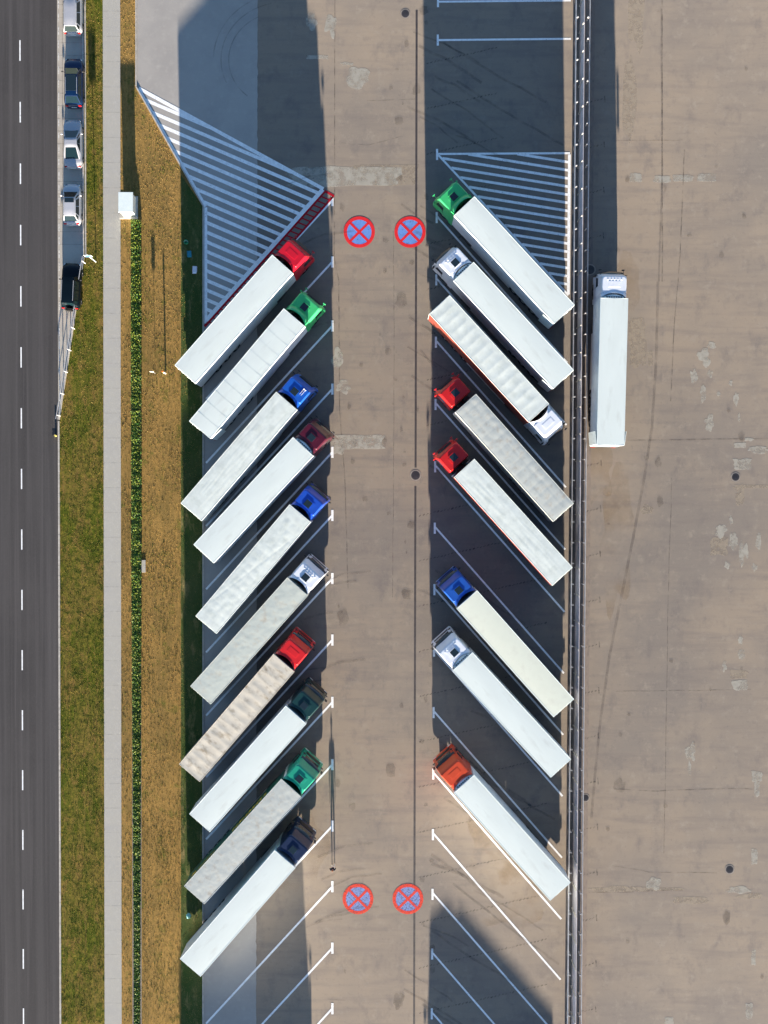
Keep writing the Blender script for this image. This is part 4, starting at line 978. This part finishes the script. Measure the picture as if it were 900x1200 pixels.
for v in bm.verts:
    k = 1+.25*noise.noise(v.co*9); v.co = Vector((v.co.x*k, v.co.y*k*1.1, max(-.14, v.co.z*.75*k)+.14))
me = bpy.data.meshes.new('sack'); bm.to_mesh(me); bm.free(); me.materials.append(mat('turquoise_bag', (0.22, 0.5, 0.45), .35, var=.2, vscale=8)); part('sack', me, o)
MB().cyl((0, 0, .27), (.04, .02, .40), .03, 8, .07).build('knot', MATS['turquoise_bag'], o)

# ------------------------------------------------------------------ person
def skin(name, joints, edges, m, parent, sub=1):
    me = bpy.data.meshes.new(name); me.from_pydata([j[:3] for j in joints], edges, []); ob = bpy.data.objects.new(name, me); COL.objects.link(ob)
    sk = ob.modifiers.new('s', 'SKIN'); sk.use_smooth_shade = True
    for i, j in enumerate(joints):
        r_ = j[3] if isinstance(j[3], tuple) else (j[3], j[3]); me.skin_vertices[0].data[i].radius = r_
    me.skin_vertices[0].data[0].use_root = True
    ss = ob.modifiers.new('u', 'SUBSURF'); ss.levels = ss.render_levels = sub
    dg = bpy.context.evaluated_depsgraph_get(); dg.update()
    out = bpy.data.meshes.new_from_object(ob.evaluated_get(dg)); out.name = name
    bpy.data.objects.remove(ob); out.materials.clear(); out.materials.append(m)
    for p in out.polygons: p.use_smooth = True
    return link(bpy.data.objects.new(name, out), parent)
c = W(390.7, 1012.5); per = empty('person', (c.x, c.y, 0), R(180)); tag(per, 'person in a dark jacket and pale trousers standing by the left bay lines', 'person')
M_SKIN = mat('skin', (0.50, 0.28, 0.20), .55)
J = [(0, 0, .95, .12), (0, .0, 1.12, (.13, .10)), (0, .0, 1.32, (.155, .105)), (0, -.01, 1.45, (.10, .08)), (0, .0, 1.53, .055), (0, .012, 1.62, (.075, .095)), (0, .01, 1.71, (.065, .08)), (0, .095, 1.63, .012)]
E = [(0, 1), (1, 2), (2, 3), (3, 4), (4, 5), (5, 6), (5, 7)]
def limb(chain, root_i):
    prev = root_i
    for j in chain: J.append(j); E.append((prev, len(J)-1)); prev = len(J)-1
    return prev
for s in (-1, 1):
    limb([(s*.10, 0, .90, .085), (s*.115, .03 if s > 0 else -.02, .50, .058), (s*.12, .02 if s > 0 else -.08, .10, .040), (s*.13, (.13 if s > 0 else .03), .035, .035)], 0)
    h = limb([(s*.19, 0, 1.41, .055), (s*.25, -.02, 1.14, .042), (s*.28, .05, .90, .030), (s*.285, .08, .83, (.036, .02))], 2)
    for k, (dy, ln) in enumerate(((.035, .07), (.012, .085), (-.012, .08), (-.034, .065))):
        limb([(s*.288, .085+dy*.7, .80, .009), (s*.285, .09+dy, .80-ln*.5, .0085), (s*.272, .098+dy, .80-ln, .007)], h)
    limb([(s*.272, .115, .82, .010), (s*.262, .135, .785, .008)], h)
skin('body', J, E, M_SKIN, per)
JJ = [(0, 0, .92, (.165, .125)), (0, 0, 1.12, (.16, .125)), (0, 0, 1.34, (.185, .13)), (0, -.01, 1.47, (.11, .09))]; EE = [(0, 1), (1, 2), (2, 3)]
for s in (-1, 1):
    n0 = len(JJ); JJ += [(s*.20, 0, 1.42, .075), (s*.25, -.02, 1.14, .06), (s*.278, .045, .92, .048)]; EE += [(2, n0), (n0, n0+1), (n0+1, n0+2)]
skin('jacket', JJ, EE, mat('dark_navy_cloth', (0.015, 0.02, 0.032), .85, spec=.1), per)
JJ = [(0, 0, .95, (.145, .115))]; EE = []
for s in (-1, 1):
    n0 = len(JJ); JJ += [(s*.10, 0, .86, .10), (s*.115, .03 if s > 0 else -.02, .50, .075), (s*.12, .02 if s > 0 else -.08, .13, .065)]; EE += [(0, n0), (n0, n0+1), (n0+1, n0+2)]
skin('trousers', JJ, EE, mat('pale_cloth', (0.55, 0.53, 0.50), .85, spec=.1), per)
def ellip(name, cx, cy, cz, rx, ry, rz, m, cut=None):
    bm = bmesh.new(); bmesh.ops.create_uvsphere(bm, u_segments=20, v_segments=12, radius=1)
    if cut is not None: bmesh.ops.delete(bm, geom=[v for v in bm.verts if cut(v.co)], context='VERTS')
    for v in bm.verts: v.co = Vector((cx+v.co.x*rx, cy+v.co.y*ry, cz+v.co.z*rz))
    me = bpy.data.meshes.new(name); bm.to_mesh(me); bm.free(); me.materials.append(m)
    for p in me.polygons: p.use_smooth = True
    return part(name, me, per)
ellip('hair', 0, -.005, 1.665, .098, .118, .125, mat('auburn_hair', (0.16, 0.05, 0.018), .6), lambda v: v.z < -.35 or (v.y > .45 and v.z < .30))
for s in (-1, 1):
    ellip('eye', s*.032, .094, 1.645, .012, .010, .010, M_BLACK)
    ellip('shoe', s*.125, (.09 if s > 0 else -.01), .045, .05, .14, .05, M_BLACK)

# ------------------------------------------------------------------ hedge and grass
def leaves(name, pos, size, m, parent=None, tilt=0.9, elong=1.6):
    n = len(pos); a = rng.uniform(0, 2*np.pi, n); t = rng.uniform(-tilt, tilt, n); t2 = rng.uniform(-tilt, tilt, n); s = size*rng.uniform(.6, 1.35, n)
    ux = np.stack([np.cos(a)*np.cos(t), np.sin(a)*np.cos(t), np.sin(t)], 1); vx = np.stack([-np.sin(a)*np.cos(t2), np.cos(a)*np.cos(t2), np.sin(t2)], 1)
    u = ux*(s*elong*.5)[:, None]; v = vx*(s*.5)[:, None]
    V = np.stack([pos-u, pos+v*.9, pos+u, pos-v*.9], 1).reshape(-1, 3)
    me = bpy.data.meshes.new(name); me.vertices.add(4*n); me.vertices.foreach_set('co', V.ravel())
    me.loops.add(4*n); me.loops.foreach_set('vertex_index', np.arange(4*n, dtype=np.int32))
    me.polygons.add(n); me.polygons.foreach_set('loop_start', np.arange(0, 4*n, 4, dtype=np.int32)); me.polygons.foreach_set('loop_total', np.full(n, 4, dtype=np.int32))
    me.update(); me.validate(); me.materials.append(m); return part(name, me, parent)
M_LEAF = mat('hedge_leaf', (0.055, 0.115, 0.018), .6, spec=.25, island=.55)
M_LEAFY = mat('hedge_leaf_young', (0.20, 0.24, 0.025), .6, spec=.25, island=.4)
hx0, hx1 = xw(154.4), xw(165.8); hy0 = W(160, 259).y; hy1 = -64
hd = empty('hedge', ((hx0+hx1)/2, 0, 0)); tag(hd, 'long narrow low hedge along the dry grass, thinning towards its lower end', 'hedge')
N = 85000; yy = rng.uniform(hy1, hy0, N); prog = (hy0-yy)/(hy0-hy1)
clump = np.array([noise.noise((0, y*1.3, 2))*.5+noise.noise((0, y*4.1, 7))*.4 for y in yy])
half = (hx1-hx0)/2*(1.0-.38*np.clip((prog-.35)*2.2, 0, 1)+.18*clump)
xx = rng.normal(0, .52, N).clip(-1, 1)*half
hgt = (.62-.30*np.clip((prog-.1)*1.5, 0, 1))*(1+.35*clump)
zz_ = hgt*np.sqrt(np.clip(1-(xx/(half+.02))**2, 0.05, 1))*rng.uniform(.25, 1.0, N)
keep = rng.random(N) < np.clip(1.2-.55*prog+.9*clump, .12, 1)
pos = np.stack([xx, yy, zz_], 1)[keep]
young = rng.random(len(pos)) < np.clip(.42-.35*prog[keep]+.2*clump[keep], .06, .6)
leaves('foliage', pos[~young], .085, M_LEAF, hd); leaves('young_foliage', pos[young]+np.array([0, 0, .03]), .075, M_LEAFY, hd)
m = MB(); r_ = random.Random(5)
for k in range(260):
    y = r_.uniform(hy1, hy0); x = r_.uniform(-.2, .2); m.cyl((x, y, -.02), (x+r_.uniform(-.12, .12), y+r_.uniform(-.12, .12), r_.uniform(.18, .32)), .014, 5, .006, caps=False)
m.build('stems', mat('stem_brown', (0.10, 0.07, 0.045), .9), hd)

def tufts(name, x0, x1, y0, y1, n, hgt, m, dens=None, inside=None):
    x = rng.uniform(x0, x1, n); y = rng.uniform(y0, y1, n); k = np.ones(n, bool)
    if inside is not None: k &= inside(x, y)
    if dens is not None: k &= rng.random(n) < dens(x, y)
    x, y = x[k], y[k]; n = len(x); B = 5
    x = np.repeat(x, B)+rng.normal(0, .03, n*B); y = np.repeat(y, B)+rng.normal(0, .03, n*B); n = n*B
    a = rng.uniform(0, 2*np.pi, n); h = hgt*rng.uniform(.4, 1.3, n); ln = rng.uniform(.3, 1.2, n)*h; b = rng.uniform(0, 2*np.pi, n); wd = rng.uniform(.006, .014, n)
    z = np.full(n, -.025); p = np.stack([x, y, z], 1); d = np.stack([np.cos(a)*wd, np.sin(a)*wd, np.zeros(n)], 1)
    tip = p+np.stack([np.cos(b)*ln, np.sin(b)*ln, h], 1); V = np.stack([p-d, p+d, tip], 1).reshape(-1, 3)
    me = bpy.data.meshes.new(name); me.vertices.add(3*n); me.vertices.foreach_set('co', V.ravel()); me.loops.add(3*n); me.loops.foreach_set('vertex_index', np.arange(3*n, dtype=np.int32))
    me.polygons.add(n); me.polygons.foreach_set('loop_start', np.arange(0, 3*n, 3, dtype=np.int32)); me.polygons.foreach_set('loop_total', np.full(n, 3, dtype=np.int32))
    me.update(); me.validate(); me.materials.append(m); o = part(name, me, None); o['kind'] = 'stuff'; return o
def field(sc, seed, lo, amp):
    def f(x, y):
        return np.array([lo+amp*noise.noise((a*sc, b*sc*.5, seed)) for a, b in zip(x, y)])
    return f
YLO, YHI = -52, 52
G_DRY = mat('dry_grass_blade', (0.36, 0.235, 0.085), .9, spec=.05, island=.4)
G_GRN = mat('green_grass_blade', (0.12, 0.145, 0.022), .9, spec=.05, island=.45)
def inv(x, y):   # east of the railing and the lay-by kerb
    return np.where(y > ya, x > xw(102), np.where(y > yb, x > (xw(70.5)+(xw(102)-xw(70.5))*(y-yb)/(ya-yb)), x > xw(70.5)))
o = tufts('verge_grass', xw(70.5), xw(121.9), YLO, YHI, 22000, .055, G_GRN, field(.5, 3, .55, 1.1), inv); tag(o, 'short green grass between the road and the footpath', 'grass')
o = tufts('dry_verge_grass', xw(70.5), xw(121.9), YLO, YHI, 12000, .05, G_DRY, field(.5, 8, .5, 1.1), inv); tag(o, 'straw-coloured grass mixed into the road verge', 'grass')
def ins2(x, y):
    lim = np.where(y > K0.y, K0.x-.15, np.where(y > K1.y, K0.x+(XK-K0.x)*(K0.y-y)/(K0.y-K1.y)-.2, XK-.15))
    return (x < lim) & ~((x > xw(153.5)) & (x < xw(166)) & (y < hy0+.5)) & ~((abs(x-W(152.5, 242).x) < 1.1) & (abs(y-W(152.5, 242).y) < 1.3))
o = tufts('dry_grass', xw(141.2), XK, YLO, YHI, 26000, .045, G_DRY, field(.4, 4, .6, .8), ins2); tag(o, 'dry straw-coloured grass between the footpath and the lorry bays', 'grass')
o = tufts('green_grass', xw(141.2), XK, YLO, YHI, 22000, .055, G_GRN, field(.45, 12, .16, 1.3), ins2); tag(o, 'green grass tufts scattered through the dry strip', 'grass')
